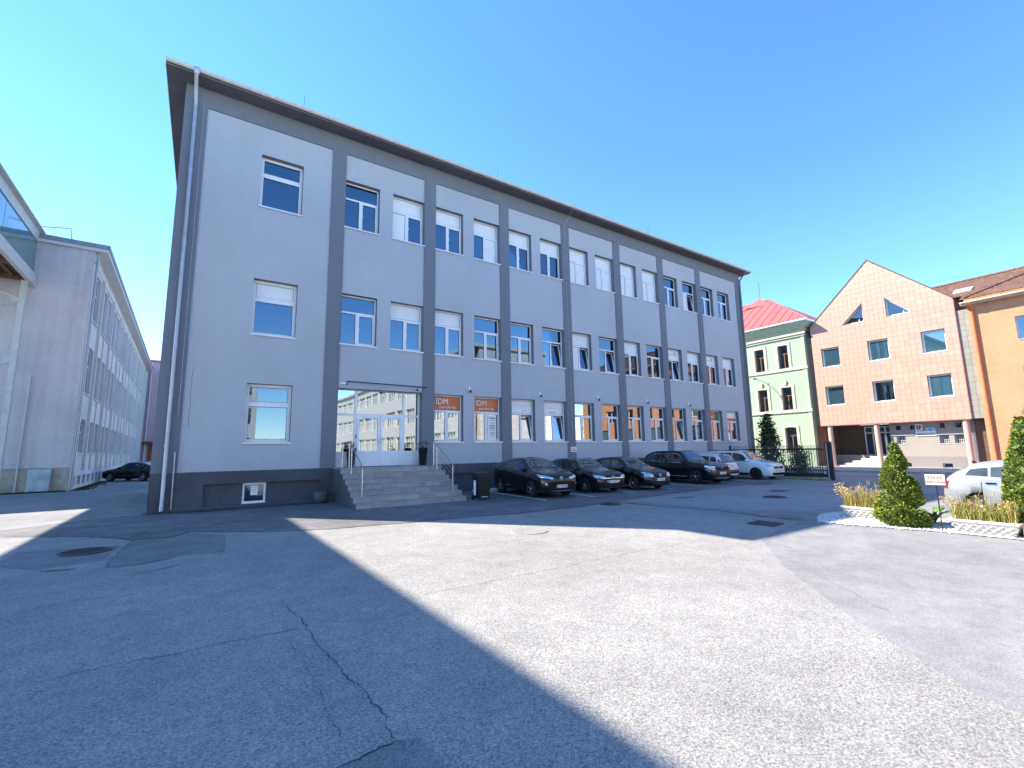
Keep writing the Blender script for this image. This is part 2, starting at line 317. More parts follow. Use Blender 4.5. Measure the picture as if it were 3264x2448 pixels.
# ------------------------------------------------------------------ ground
def strip_grid(us, ws, dz):
    mb = MB(); n = len(ws)
    mb.add([(a, b, gz(a)+dz) for a in us for b in ws], [(i*n+j, (i+1)*n+j, (i+1)*n+j+1, i*n+j+1) for i in range(len(us)-1) for j in range(n-1)])
    return mb
g = strip_grid([-700, -200, -60, -20, 0, 10, 20, 26, 28, 30, 32, 34, 36, 38, 40, 60, 120, 300, 900], [-700, -150, -40, -10, 0, 10, 20, 60, 200, 900], 0).build('ground', 'asphalt'); tag(g, kind='structure')
COARSE = [(-30, -25), (4.2, -25), (4.25, -6), (4.35, -0.5), (4.55, 0.4), (4.92, 1.2), (5.33, 1.67), (5.93, 2.34), (6.8, 3.16), (7.75, 3.98), (9.33, 5.14), (10.8, 5.62), (12.61, 5.82), (12.56, 6.27), (12.58, 6.86), (12.72, 7.57), (12.77, 8.52),
          (12.61, 9.24), (12.42, 10.05), (12.31, 10.77), (12.17, 11.92), (11.26, 11.82), (10.4, 11.65), (7.85, 11.61), (6.74, 11.86), (5.68, 11.96), (4.67, 11.99), (3.59, 12.23), (2.94, 12.26), (2.0, 12.68), (1.5, 12.88), (1.05, 13.27), (0.53, 13.59), (-0.07, 14.26),
          (-0.46, 13.52), (-0.83, 13.59), (-1.16, 13.68), (-1.46, 14.14), (-2.08, 14.91), (-4.5, 16.4), (-9, 18.2), (-30, 20)]
def sheet(name, poly, z, m, parent=None):
    mb = MB(); mb.add([(x, y, z) for x, y in poly], [tuple(range(len(poly)))]); o = mb.build(name, m, parent); return o
ca = sheet('chip_paving', COARSE, 0.004, 'ground_a'); tag(ca, kind='structure')
PATCH1 = [(-1.23, 10.63), (-1.2, 12.2), (-1.15, 13.55), (-0.43, 13.42), (-0.1, 14.1), (0.57, 13.07), (0.55, 12), (0.49, 10.82), (-0.25, 11.01), (-0.38, 10.75), (-0.82, 10.5)]
tag(sheet('paving_patch', PATCH1, 0.008, M['patch']), kind='structure')
tag(sheet('paving_patch', [(0.70, 3.1), (1.17, 3.17), (1.28, 3.12), (1.31, 2.95), (1.32, 2.6), (1.34, 2.0), (0.75, 2.0), (0.62, 2.6)], 0.008, M['patch']), kind='structure')
tag(sheet('paving_patch', [(-2.9, 13.4), (-1.3, 13.0), (-1.35, 11.4), (-2.2, 11.2), (-2.9, 12.0)], 0.008, M['patch']), kind='structure')
tag(sheet('paving_patch', [(12.9, 12.0), (19.5, 12.5), (24.0, 9.5), (24, 6.5), (14.5, 6.6), (13.2, 8.0)], 0.004, aggregate('grey_asphalt_mid', (0.17, 0.172, 0.178), (0.41, 0.41, 0.41), sc=110, stain=0.15, bump=0.3)), kind='structure')
STRIP = [(-5.0, 17.2), (-2.08, 14.91), (-1.46, 14.14), (-1.16, 13.68), (-0.83, 13.59), (-0.46, 13.52), (-0.07, 14.26), (0.53, 13.59), (1.05, 13.27), (1.5, 12.88), (2.0, 12.68), (2.94, 12.26), (3.59, 12.23), (4.67, 11.99), (5.68, 11.96), (6.74, 11.86), (7.85, 11.61), (10.4, 11.65), (11.26, 11.82), (12.17, 11.92), (18, 12.6), (25.5, 13.0), (25.5, 19.5), (-1.2, 19.5), (-2.6, 19.0)]
tag(sheet('yard_strip', STRIP, 0.006, aggregate('dirty_asphalt', (0.075, 0.074, 0.074), (0.29, 0.285, 0.28), sc=110, stain=0.3, bump=0.35)), kind='structure')
def crack(pts, wd, z=0.012, seed=0):
    r = random.Random(seed+len(pts)); P = []; wk = 0.0
    for i in range(len(pts)-1):
        a, b = Vector(pts[i]), Vector(pts[i+1]); n = max(2, int((b-a).length/0.035)); d = (b-a).normalized(); q = Vector((-d.y, d.x))
        for k in range(n):
            wk = wk*0.86+r.uniform(-0.016, 0.016); P.append((a+(b-a)*k/n+q*(wk+r.uniform(-0.006, 0.006)), q))
    P.append((Vector(pts[-1]), P[-1][1])); vs = []; fs = []
    for i, (p, q) in enumerate(P):
        h = wd*(0.25+0.75*abs(math.sin(i*0.21+seed))*r.uniform(0.3, 1.0))*0.45*(0.25 if i in (0, len(P)-1) else 1)
        vs += [(p.x+q.x*h, p.y+q.y*h, z), (p.x-q.x*h, p.y-q.y*h, z)]
        if i: fs.append((2*i-2, 2*i-1, 2*i+1, 2*i))
    MB().add(vs, fs).build('crack', 'crack', ca)
CR = [([(-0.07, 14.26), (0.53, 13.59), (1.05, 13.27), (1.5, 12.88), (2.0, 12.68), (2.94, 12.26), (3.59, 12.23), (4.67, 11.99), (5.68, 11.96), (6.74, 11.86), (7.85, 11.61), (10.4, 11.65), (11.26, 11.82)], 0.085),
      ([(-2.08, 14.91), (-1.46, 14.14), (-1.16, 13.68), (-0.83, 13.59), (-0.46, 13.52), (-0.07, 14.26)], 0.07), ([(-2.82, 16.99), (-2.01, 16.93), (-1.12, 17.16), (-0.3, 17.78)], 0.07),
      ([(-1.24, 10.64), (-1.23, 11.63), (-1.15, 13.57)], 0.02), ([(-1.24, 10.64), (-0.82, 10.5), (-0.38, 10.75)], 0.03), ([(-0.82, 9.76), (-0.58, 9.84), (-0.17, 10.07)], 0.035), ([(-2.11, 11.01), (-1.86, 10.84), (-1.61, 10.83)], 0.08),
      ([(11.26, 11.82), (12.17, 11.92), (12.31, 10.77), (12.42, 10.05), (12.61, 9.24), (12.77, 8.52), (12.72, 7.57), (12.58, 6.86), (12.56, 6.27), (12.61, 5.82)], 0.12),
      ([(0.98, 6.84), (1.06, 5.89), (1.08, 5.26), (1.11, 4.78), (1.15, 4.28), (1.17, 3.78), (1.18, 3.44), (1.17, 3.17)], 0.014), ([(0.86, 5.42), (0.89, 4.61), (0.9, 4.22), (0.88, 3.66), (0.87, 3.35)], 0.006),
      ([(-0.91, 5.63), (-0.45, 5.68), (-0.06, 5.65), (0.34, 5.66), (1.02, 5.64)], 0.016), ([(2.52, 5.93), (4.05, 5.94), (5.81, 5.99), (8.29, 5.91)], 0.012), ([(0.70, 3.1), (1.17, 3.17)], 0.02),
      ([(8.1, 4.1), (7.3, 3.1), (6.6, 2.4), (6.3, 1.9)], 0.007), ([(9.3, 5.1), (9.0, 4.3), (9.5, 3.6)], 0.012), ([(-1.9, 8.2), (-1.2, 8.5), (-0.6, 8.3)], 0.02), ([(5.2, 9.5), (7.5, 9.3)], 0.01)]
for i, (p, wd) in enumerate(CR): crack(p, wd, 0.012, i)
for (x0, y0, x1, y1, wd) in [(11.08, 18.83, 10.80, 13.99, 0.13), (13.60, 18.9, 12.99, 13.68, 0.13), (16.0, 18.9, 15.5, 13.8, 0.13), (18.4, 18.9, 18.0, 13.9, 0.11), (20.9, 18.9, 20.5, 14.0, 0.11), (25.6, 18.9, 24.9, 13.8, 0.13), (28.2, 18.9, 27.5, 13.5, 0.13)]:
    MB().add([(x0-wd/2, y0, gz(x0)+0.008), (x1-wd/2, y1, gz(x1)+0.008), (x1+wd/2, y1, gz(x1)+0.008), (x0+wd/2, y0, gz(x0)+0.008)], [(0, 1, 2, 3)]).build('parking_line', 'line', g)
for poly in [[(12.72, 6.35), (13.0, 6.05), (13.12, 6.2), (12.85, 6.45)], [(12.3, 11.5), (12.55, 11.1), (12.7, 11.3), (12.45, 11.55)]]:
    sheet('faded_mark', poly, 0.011, M['yellow'], g)
_dirt = aggregate('base_dirt', (0.045, 0.044, 0.043), (0.17, 0.165, 0.16), sc=110, stain=0.35, bump=0.4)
def blot(cx, cy, rx, ry, seed):
    r = random.Random(seed); n = 22; ph = [r.uniform(0, 6.28) for _ in range(3)]
    sheet('dirt_stain', [(cx+math.cos(6.2832*k/n)*rx*(1+0.18*math.sin(2*6.2832*k/n+ph[0])+0.14*math.sin(5*6.2832*k/n+ph[1])), cy+math.sin(6.2832*k/n)*ry*(1+0.18*math.sin(3*6.2832*k/n+ph[2]))) for k in range(n)], 0.0095, _dirt if seed < 4 else M['oil'], g)
M['oil'] = aggregate('oil_stained_asphalt', (0.06, 0.06, 0.06), (0.235, 0.23, 0.225), sc=110, stain=0.3, bump=0.3)
r_ = random.Random(5); xs_ = [-1.45+0.3*k for k in range(20)]
sheet('dirt_stain', [(x, 19.55) for x in xs_]+[(x, 18.72+r_.uniform(-0.1, 0.1)+(0.25 if x < 0 else 0)) for x in reversed(xs_)], 0.0095, _dirt, g)
for k, q_ in enumerate([(13.0, 13.2, 0.55, 0.3), (17.9, 12.9, 0.6, 0.35), (20.2, 10.2, 0.7, 0.3), (15.2, 11.2, 0.5, 0.25), (9.2, 13.0, 0.5, 0.22), (23.4, 12.6, 0.8, 0.35), (-2.9, 10.6, 0.35, 0.2), (6.6, 13.4, 0.5, 0.25)]): blot(*q_, 4+k)
def manhole(x, y, r, label):
    t = thing('manhole_cover', label, 'manhole cover', (x, y, 0.004))
    MB().lathe([(0.0, 0.03), (r*0.9, 0.03), (r*0.9, 0.014)], 28, sm=False).build('lid', 'iron', t)
    MB().lathe([(r*0.94, 0.014), (r*0.94, 0.035), (r*1.12, 0.03), (r*1.16, 0.0)], 28, sm=False).build('frame_ring', 'iron', t)
    b = MB()
    for i in range(-3, 4):
        h = math.sqrt(max(0.01, 0.8-(i/4.0)**2))*r*0.95; b.box(-h, h, i*r*0.24-0.012, i*r*0.24+0.012, 0.03, 0.042)
    b.build('raised_bars', 'iron', t)
manhole(-1.78, 12.55, 0.36, 'round iron manhole cover in worn paving left of the grey building')
t = thing('concrete_cover', 'smooth round concrete cover at the sunlit edge of the yard', 'manhole cover', (6.4, 8.95, 0.004))
MB().lathe([(0.0, 0.02), (0.42, 0.02), (0.45, 0.0)], 32, sm=False).build('lid', mat('old_concrete', (0.27, 0.255, 0.23), rough=0.9, var=0.15, scale=9, stain=0.2, sscale=3), t)
manhole(17.6, 9.1, 0.33, 'flat round iron cover in shaded asphalt near the gate')
def drain(x, y, s, rz, label):
    t = thing('drain_grate', label, 'drain', (x, y, 0.004), rz)
    MB().box(-s*0.88, s*0.88, -s*0.88, s*0.88, 0.0, 0.006).build('pit', 'crack', t)
    b = MB(); ring_ = [(-s, s, -s, -s*0.86), (-s, s, s*0.86, s), (-s, -s*0.86, -s*0.86, s*0.86), (s*0.86, s, -s*0.86, s*0.86)]
    for q in ring_: b.box(*q, 0, 0.03)
    b.build('grate_frame', 'iron', t)
    for i in range(7): MB().box(-s*0.86+i*s*0.26, -s*0.86+i*s*0.26+s*0.12, -s*0.86, s*0.86, 0.006, 0.026).build('grate_bar', 'iron', t)
drain(11.42, 6.18, 0.30, 0.1, 'square iron drain grate in the shade near the sunlit corner')
drain(11.56, 11.43, 0.26, 0.0, 'small square drain grate in front of the parked cars')

# ------------------------------------------------------------------ main grey building
D = 19.574; YP = 0.05
main = thing('office_building', 'three storey grey office building with dark pilasters and white windows', 'building', (0, D, 0))
UL, UR, ZT, ZF, ZP = -1.37, 35.5, 15.74, 14.985, 1.288
PU = [3.935+4.2735*i for i in range(7)]; PW = 0.58; PL0, PR0 = -0.646, 34.83
ROWS = {3: (11.613, 13.797), 2: (6.418, 8.603), 1: (2.312, 4.509)}
wins = []                                   # (row, bay, k, a, b, c, d)
for r, (c, d) in ROWS.items():
    wins.append((r, -1, 0, 1.251, 2.806, c, d))
    for i in range(7):
        if r == 1 and i == 0: continue
        base = PU[i]
        wins.append((r, i, 1, base+PW, base+2.102, c, d)); wins.append((r, i, 2, base+2.714, (base+4.2735) if i < 6 else 33.83, c, d))
ENT = (PU[0]+PW, PU[1], ZP, 4.53)
ops = [x[3:] for x in wins]+[ENT]
mb = MB(); wall(mb, PL0, PR0, ZP, ZF, [o for o in ops], YP, 0.25); mb.build('wall_panel', ['panel', 'pil'], main)
mb = MB()   # shell: ends, back, room side
mb.quad((UL, 0, 0), (UL, 0, ZT), (UL, 13.4, ZT), (UL, 13.4, 0)); mb.quad((UR, 0, 0), (UR, 13.4, 0), (UR, 13.4, ZT), (UR, 0, ZT)); mb.quad((UL, 13.4, 0), (UL, 13.4, ZT), (UR, 13.4, ZT), (UR, 13.4, 0))
mb.build('side_wall', 'pil', main)
for a, b in [(UL, PL0)]+[(u, u+PW) for u in PU]+[(PR0, UR)]:
    m_ = MB(); m_.quad((a, 0, ZP), (b, 0, ZP), (b, 0, ZF), (a, 0, ZF)); m_.quad((a, 0, ZP), (a, 0, ZF), (a, YP, ZF), (a, YP, ZP)); m_.quad((b, 0, ZP), (b, YP, ZP), (b, YP, ZF), (b, 0, ZF)); m_.build('pilaster', 'pil', main)
m_ = MB(); m_.quad((UL, 0, ZF), (UR, 0, ZF), (UR, 0, ZT), (UL, 0, ZT)); m_.quad((UL, 0, ZF), (UL, YP, ZF), (UR, YP, ZF), (UR, 0, ZF)); m_.build('frieze', 'pil', main)
recs = [(0.14, 3.93, 0.10, 0.85)]+[(PU[i]+PW+0.1, PU[i+1]-0.1, 0.10, 0.85) for i in range(1, 6)]+[(PU[6]+PW+0.1, 34.5, 0.10, 0.85)]
m_ = MB(); wall(m_, UL, UR, -0.3, ZP, recs, -0.02, 0.14, 0, 0); m_.quad((UL, -0.02, ZP), (UR, -0.02, ZP), (UR, YP, ZP), (UL, YP, ZP))
m_.quad((UL, -0.02, -0.3), (UL, 0.0, -0.3), (UL, 0.0, ZP), (UL, -0.02, ZP))
bw = [(1.33, 2.09, 0.11, 0.84)]
wall(m_, UL, UR, 0.0, 1.0, bw, 0.12, 0.12, 0, 0); m_.build('plinth', 'plinth', main)
for i, (a, b, c, d) in enumerate(bw):
    f = MB(); ring(f, 0, b-a, 0, d-c, 0.07, 0, 0.06); f.box(-0.02, b-a+0.02, -0.09, 0.0, -0.03, 0.0); fo = f.build('basement_window', 'white', main, (a, 0.15, c))
    put('pane', pane_mesh(b-a-0.14, d-c-0.14, 'glass'), fo, (0.07, 0.03, 0.07))
    MB().box(0.07, b-a-0.07, 0.09, 0.1, 0.07, d-c-0.07).build('board', mat('board_%d' % i, (0.36, 0.27, 0.17) if i == 0 else (0.12, 0.12, 0.13), rough=0.8), fo)
    if i == 0:
        MB().box(0.27, 0.5, 0.022, 0.026, 0.28, 0.62).build('paper_notice', 'film_w', fo)
        for k, ww in enumerate((0.17, 0.13, 0.15, 0.10)): MB().box(0.385-ww/2, 0.385+ww/2, 0.018, 0.021, 0.54-k*0.06, 0.56-k*0.06).build('notice_line', 'txt_f', fo)
# rooms behind the glass
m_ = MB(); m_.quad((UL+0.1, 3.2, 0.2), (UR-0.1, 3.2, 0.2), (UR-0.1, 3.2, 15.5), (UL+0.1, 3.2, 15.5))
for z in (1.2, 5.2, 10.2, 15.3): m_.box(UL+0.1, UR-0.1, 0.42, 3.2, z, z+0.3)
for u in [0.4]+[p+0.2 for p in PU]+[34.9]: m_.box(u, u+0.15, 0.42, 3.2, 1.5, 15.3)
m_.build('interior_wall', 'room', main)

def frame_mesh(wd, ht, single, tz):
    def mk():
        b = MB(); t = 0.065
        ring(b, 0, wd, 0, ht, t, 0, 0.07); b.box(t, wd-t, 0, 0.07, tz-0.04, tz+0.04)
        if not single: b.box(wd*0.47-0.045, wd*0.47+0.045, 0.0, 0.07, t, tz-0.04)
        else: ring(b, t, wd-t, t, tz-0.04, 0.05, -0.012, 0.05); ring(b, t, wd-t, tz+0.04, ht-t, 0.05, -0.012, 0.05)
        xm = wd*0.47
        for r_ in ([(t, wd-t, tz+0.04, ht-t)]+([(t, wd-t, t, tz-0.04)] if single else [(t, xm-0.045, t, tz-0.04), (xm+0.045, wd-t, t, tz-0.04)])):
            i_ = 0.05 if single else 0.0; ring(b, r_[0]+i_, r_[1]-i_, r_[2]+i_, r_[3]-i_, 0.014, 0.016, 0.0235, 1)  # thin dark ring paints the shadowed outline of each pane
        return b.mesh('window', ['white', 'pane_shade'])
    return cached(('frame', round(wd, 3), round(ht, 3), single, round(tz, 3)), mk)
def sill_mesh(wd):
    def mk():
        b = MB(); b.box(-0.03, wd+0.03, -0.29, 0.0, -0.035, -0.008); b.box(-0.03, wd+0.03, -0.29, -0.275, -0.06, -0.035); return b.mesh('sill', ['white'])
    return cached(('sill', round(wd, 3)), mk)
def sash_mesh(wd, ht):
    def mk():
        b = MB(); ring(b, 0, wd, 0, ht, 0.06, -0.015, 0.05); ring(b, 0.06, wd-0.06, 0.06, ht-0.06, 0.012, 0.004, 0.018, 1); b.box(0.05, 0.065, -0.045, -0.015, ht*0.45, ht*0.55); return b.mesh('sash', ['white', 'pane_shade'])  # inner dark ring is the painted shadow line inside the sash
    return cached(('sash', round(wd, 3), round(ht, 3)), mk)
def blind_mesh(wd, ht):
    def mk():
        b = MB(); n = max(2, int(ht/0.05))
        for k in range(n): b.quad((0, 0.0, ht*k/n), (wd, 0.0, ht*k/n), (wd, 0.0, ht*(k+1)/n-0.0015), (0, 0.0, ht*(k+1)/n-0.0015))
        b.box(wd*0.5-0.004, wd*0.5+0.004, -0.004, 0.0, 0, ht)
        return b.mesh('blind', ['blind'])
    return cached(('blind', round(wd, 3), round(ht, 3)), mk)
def office_window(parent, a, b, c, d, single=False, tilt=False, top='', left='', right='', y=0.30-0.02, gm='glass'):
    wd, ht = b-a, d-c; tz = ht*0.655; t = 0.065
    o = put('window', frame_mesh(wd, ht, single, tz), parent, (a, y, c))
    put('sill', sill_mesh(wd), o)
    put('pane', pane_mesh(wd-2*t, ht-t-tz-0.04, gm), o, (t, 0.03, tz+0.04))
    if top == 'b': put('blind', blind_mesh(wd-2*t, ht-t-tz-0.04), o, (t, 0.025, tz+0.04))
    if single:
        put('pane', pane_mesh(wd-2*t, tz-0.04-t, gm), o, (t, 0.03, t)); return o, tz
    xm = wd*0.47; lw = xm-0.045-t; rw = wd-t-xm-0.045; hh = tz-0.04-t
    put('pane', pane_mesh(lw, hh, gm), o, (t, 0.03, t))
    if left == 'b': put('blind', blind_mesh(lw, hh), o, (t, 0.025, t))
    s = put('sash', sash_mesh(rw, hh), o, (xm+0.045, 0.0, t), (rad(-8.5), 0, 0) if tilt else None)
    gp = MB(); gp.box(0.06, rw-0.06, 0.02, 0.032, 0.06, hh-0.06)
    ps = put('sash_pane', cached(('sp', round(rw, 3), round(hh, 3), gm), lambda: gp.mesh('sash_pane', [gm])), o, (xm+0.045, 0.0, t), (rad(-8.5), 0, 0) if tilt else None)
    if right == 'b': put('blind', blind_mesh(rw-0.12, hh-0.12), o, (xm+0.105, 0.006, t+0.06))
    return o, tz
SPEC = {  # (row,bay,k): top, left, right, tilt
    (3, 0, 2): ('b', 'b', '', 0), (3, 1, 1): ('b', '', '', 0), (3, 1, 2): ('b', '', 'b', 0), (3, 2, 1): ('b', '', '', 0), (3, 2, 2): ('b', '', '', 0), (3, 3, 1): ('b', 'b', 'b', 0), (3, 3, 2): ('b', 'b', 'b', 0),
    (3, 4, 1): ('b', 'b', 'b', 0), (3, 4, 2): ('b', 'b', 'b', 0), (3, 5, 2): ('', 'b', '', 1), (2, -1, 0): ('b', '', '', 0),
    (2, 0, 2): ('b', '', '', 0), (2, 1, 1): ('b', '', '', 0), (2, 2, 2): ('', '', '', 1), (2, 3, 1): ('b', 'b', '', 1), (2, 3, 2): ('', '', '', 1), (2, 4, 1): ('b', '', '', 0), (2, 5, 1): ('s', '', '', 1), (2, 5, 2): ('w', '', '', 0),
    (2, 6, 1): ('s', '', '', 0), (2, 6, 2): ('w', '', '', 0), (1, 1, 1): ('o', '', '', 0), (1, 1, 2): ('o', '', 'p', 0), (1, 2, 1): ('x', '', '', 1), (1, 2, 2): ('y', '', '', 1), (1, 5, 1): ('', '', '', 1), (1, 6, 1): ('g', '', '', 0), (1, 6, 2): ('h', '', '', 0)}
for r, bay, k, a, b, c, d in wins:
    tp, lf, rt, ti = SPEC.get((r, bay, k), ('', '', '', 0))
    o, tz = office_window(main, a, b, c, d, bay < 0, bool(ti), 'b' if tp == 'b' else '', lf if lf == 'b' else '', rt if rt == 'b' else '', gm='glass1' if r == 1 and bay > 0 else 'glass')
    wd, ht = b-a, d-c; x0, x1, z0, z1 = 0.065, wd-0.065, tz+0.04, ht-0.065; cx = wd/2
    def film(m, x0=x0, x1=x1, z0=z0, z1=z1): return MB().box(x0+0.003, x1-0.003, 0.022, 0.028, z0+0.003, z1-0.003).build('window_film', m, o)
    if tp == 'o':
        film('film_o'); text('lettering', 'IDM', 0.40, 'txt_w', o, (x0+0.46, 0.02, z1-0.25), sx=0.92); text('lettering', '0947 979 748', 0.155, 'txt_w', o, (x0+0.74, 0.02, z0+0.13), sx=1.0)
    elif tp in 'xy' and tp:
        film('film_w')
        if tp == 'x': text('lettering', 'A D V A N C E D', 0.13, 'txt_f', o, (cx-0.02, 0.02, z0+0.40)); text('lettering', 'hair studio', 0.07, 'txt_k', o, (cx+0.2, 0.02, z0+0.12))
        else: text('lettering', 'G E R M A N I A', 0.13, 'txt_f', o, (cx, 0.02, z0+0.33)); text('lettering', 'hair style', 0.12, 'txt_k', o, (cx-0.02, 0.02, z0+0.12))
    elif tp == 'w': film('film_w')
    elif tp == 's':
        film('film_w'); MB().lathe([(0.055, 0), (0.115, 0.0)], 10, (cx+0.3, 0.019, z0+0.40), axis='y').build('emblem', 'txt_r', o)
        MB().box(cx-0.1, cx+0.42, 0.017, 0.0185, z0+0.375, z0+0.41).build('emblem_bar', 'film_w', o); MB().box(cx-0.55, cx+0.12, 0.018, 0.021, z0+0.33, z0+0.375).build('lettering', 'txt_f', o)
    elif tp == 'g':
        film('film_o', x1=cx+0.25); film('film_g', x0=cx+0.26); text('lettering', 'bank', 0.22, 'txt_w', o, (cx-0.15, 0.02, z0+0.27))
    elif tp == 'h': film('film_w', z0=z0+0.22); film('film_o', z1=z0+0.21)
    if rt == 'p':
        xs = wd*0.47+0.105; MB().box(xs+0.05, wd-0.19, -0.004, 0.004, 0.16, tz-0.16).build('poster', 'film_w', o)
        for i, s_ in enumerate(('Žalúzie', '', '', 'rolety', 'sieťky', '', 'siete', '', '')):
            zz = tz-0.26-i*0.125
            if s_: text('lettering', s_, 0.135, 'txt_k', o, ((xs+wd-0.14)/2, -0.006, zz), bold=0.002)
            else: MB().box((xs+wd-0.14)/2-0.13, (xs+wd-0.14)/2+0.13, -0.006, -0.0045, zz-0.018, zz+0.018).build('poster_line', 'txt_f', o)
# entrance screen
a0, b0 = ENT[0], ENT[1]; es = bpy.data.objects.new('entrance_screen', None); COL.objects.link(es); es.parent = main; es.location = (0, 0.36, 0)
f = MB(); mull = [(a0, a0+0.07), (5.29, 5.40), (7.40, 7.51), (8.13, 8.22)]
for x0, x1 in mull: f.box(x0, x1, 0, 0.08, ZP, 4.50)
f.box(a0+0.07, 5.29, 0, 0.08, 3.42, 3.51); f.box(5.40, 7.40, 0, 0.08, 3.42, 3.51); f.box(7.51, 8.13, 0, 0.08, 3.42, 3.51); f.box(a0, 8.22, -0.004, 0.08, 4.50, 4.53)
for x0, x1 in ((a0+0.07, 5.29), (7.51, 8.13)): f.box(x0, x1, 0.01, 0.07, ZP, 1.92); f.box(x0+0.06, x1-0.06, 0.0, 0.01, ZP+0.1, 1.84)
f.build('screen_frame', 'white', es)
MB().box(8.22, b0, -0.02, 0.08, ZP, 4.53).build('jamb', 'pil', es)
for x0, x1, z0, z1 in ((a0+0.07, 5.29, 3.51, 4.5), (5.40, 7.40, 3.51, 4.5), (7.51, 8.13, 3.51, 4.5), (a0+0.07, 5.29, 1.92, 3.42), (7.51, 8.13, 1.92, 3.42)):
    put('pane', pane_mesh(x1-x0, z1-z0, 'dglass'), es, (x0, 0.035, z0))
for i, (x0, x1) in enumerate(((5.405, 6.395), (6.405, 7.395))):
    f = MB(); ring(f, 0, x1-x0, 0, 2.12, 0.10, -0.02, 0.055); f.box(0.1, x1-x0-0.1, -0.02, 0.055, 0.55, 0.65); f.box(0.1, x1-x0-0.1, 0.0, 0.04, 0.1, 0.55); ring(f, 0.13, x1-x0-0.13, 0.13, 0.52, 0.012, -0.008, 0.0)
    f.box(0.02 if i else x1-x0-0.05, 0.05 if i else x1-x0-0.02, -0.07, -0.02, 0.95, 1.25)
    for hz in (0.2, 1.1, 1.95): f.box(-0.03 if i == 0 else x1-x0-0.02, 0.02 if i == 0 else x1-x0+0.03, -0.045, -0.02, hz, hz+0.1)
    f.build('door_leaf', 'white', es, (x0, 0, ZP+0.01)); put('door_pane', pane_mesh(x1-x0-0.2, 1.37, 'dglass'), es, (x0+0.1, 0.02, ZP+0.66))
MB().box(5.36, 5.4, -0.03, -0.005, 2.45, 2.62).build('intercom', 'blackmetal', es)
MB().tube([(4.84, -0.12, 4.80), (8.36, -0.12, 4.76)], 0.022).box(4.86, 4.9, -0.12, 0.05, 4.78, 4.81).box(8.0, 8.04, -0.12, 0.05, 4.75, 4.78).build('awning_rod', 'blackmetal', main)
# eaves, gutter, roof
EO = 0.70; E0, E1 = -1.96, 35.98
m_ = MB(); m_.box(E0, E1, -EO, 14.1, ZT, ZT+0.05); m_.build('soffit', 'soffit', main)
def half_gutter(p0, p1, nrm, name):
    """half-round gutter from p0 to p1; nrm points outward"""
    b = MB(); vs = []; n = 9; r = 0.085; nv = Vector(nrm)
    for p in (Vector(p0), Vector(p1)):
        for k in range(n): t = math.pi*k/(n-1); vs.append(p+nv*(-math.cos(t)*r)+Vector((0, 0, -math.sin(t)*r)))
        vs.append(p+nv*(r+0.012)+Vector((0, 0, 0.008)))
    n += 1; b.add(vs, [(k, k+1, n+k+1, n+k) for k in range(n-1)], 0, True); b.add(vs[:n-1], [tuple(range(n-1))]); b.add(vs[n:2*n-1], [tuple(range(n-2, -1, -1))])
    return b.build(name, 'gutter', main)
half_gutter((E0, -EO-0.08, 15.84), (E1, -EO-0.08, 15.84), (0, -1, 0), 'gutter')
b = MB(); n = 560; vs = []
for k in range(n+1):
    x = E0+(E1-E0)*k/n; h = 0.026*math.sin(2*math.pi*(x-E0)/0.27); vs += [(x, -EO-0.07, 15.905+h), (x, 6.7, 17.30+h)]
b.add(vs, [(2*k, 2*k+2, 2*k+3, 2*k+1) for k in range(n)], 0, True)
b.quad((E0, 14.1, 15.86), (E0, 6.7, 17.28), (E1, 6.7, 17.28), (E1, 14.1, 15.86)); b.add([(E0, -EO, 15.86), (E0, 14.1, 15.86), (E0, 6.7, 17.28)], [(0, 1, 2)]); b.add([(E1, -EO, 15.86), (E1, 6.7, 17.28), (E1, 14.1, 15.86)], [(0, 1, 2)])
b.build('roof', 'roofsheet', main)
m_ = MB(); m_.box(E0, E1, -EO+0.005, -EO+0.03, ZT-0.001, 15.86); m_.box(E0-0.02, E0, -EO, 14.1, ZT-0.03, 15.88); m_.box(E1, E1+0.02, -EO, 14.1, ZT-0.03, 15.88); m_.build('eave_board', 'gutter', main)
def downpipe(parent, pts, r, m, clips, name='downpipe'):
    b = MB(); b.tube(pts, r, 12)
    for z, x, y in clips: b.lathe([(r+0.012, -0.015), (r+0.012, 0.015)], 12, (x, y, z)); b.box(x-0.012, x+0.012, y, y+r+0.12, z-0.012, z+0.012)
    return b.build(name, m, parent)
downpipe(main, [(-1.05, -EO-0.08, 15.78), (-1.05, -EO-0.06, 15.55), (-1.03, -0.16, 15.1), (-1.02, -0.14, 14.7), (-0.98, -0.14, 3), (-0.97, -0.14, 0.32), (-0.97, -0.22, 0.05)], 0.062, 'zinc', [(z, -1.0, -0.14) for z in (2.2, 5.2, 8.6, 12.0)])
MB().lathe([(0.13, 0.16), (0.12, 0.05), (0.066, -0.08)], 14, (-1.05, -EO-0.08, 15.70)).build('hopper', 'zinc', main)
downpipe(main, [(-0.78, -0.07, 14.95), (-0.74, -0.06, 3.2)], 0.008, 'zinc', [], 'lightning_wire')
downpipe(main, [(-0.74, -0.07, 2.0), (-0.72, -0.07, 0.08)], 0.026, 'zinc', [(1.9, -0.74, -0.07), (0.6, -0.72, -0.07)], 'wire_guard')
downpipe(main, [(35.15, -EO-0.08, 15.78), (35.15, -EO-0.06, 15.6), (35.3, -0.16, 15.15), (35.3, -0.14, 14.7), (35.3, -0.14, 0.1)], 0.06, mat('dark_zinc', (0.17, 0.19, 0.21), rough=0.5, metal=0.5), [(z, 35.3, -0.14) for z in (2.5, 6, 10, 13.5)])
downpipe(main, [(17.05, -EO-0.1, 15.75), (16.95, -0.05, 14.9), (17.03, -0.03, 8.0), (17.10, -0.03, 1.4)], 0.008, 'zinc', [], 'lightning_wire')
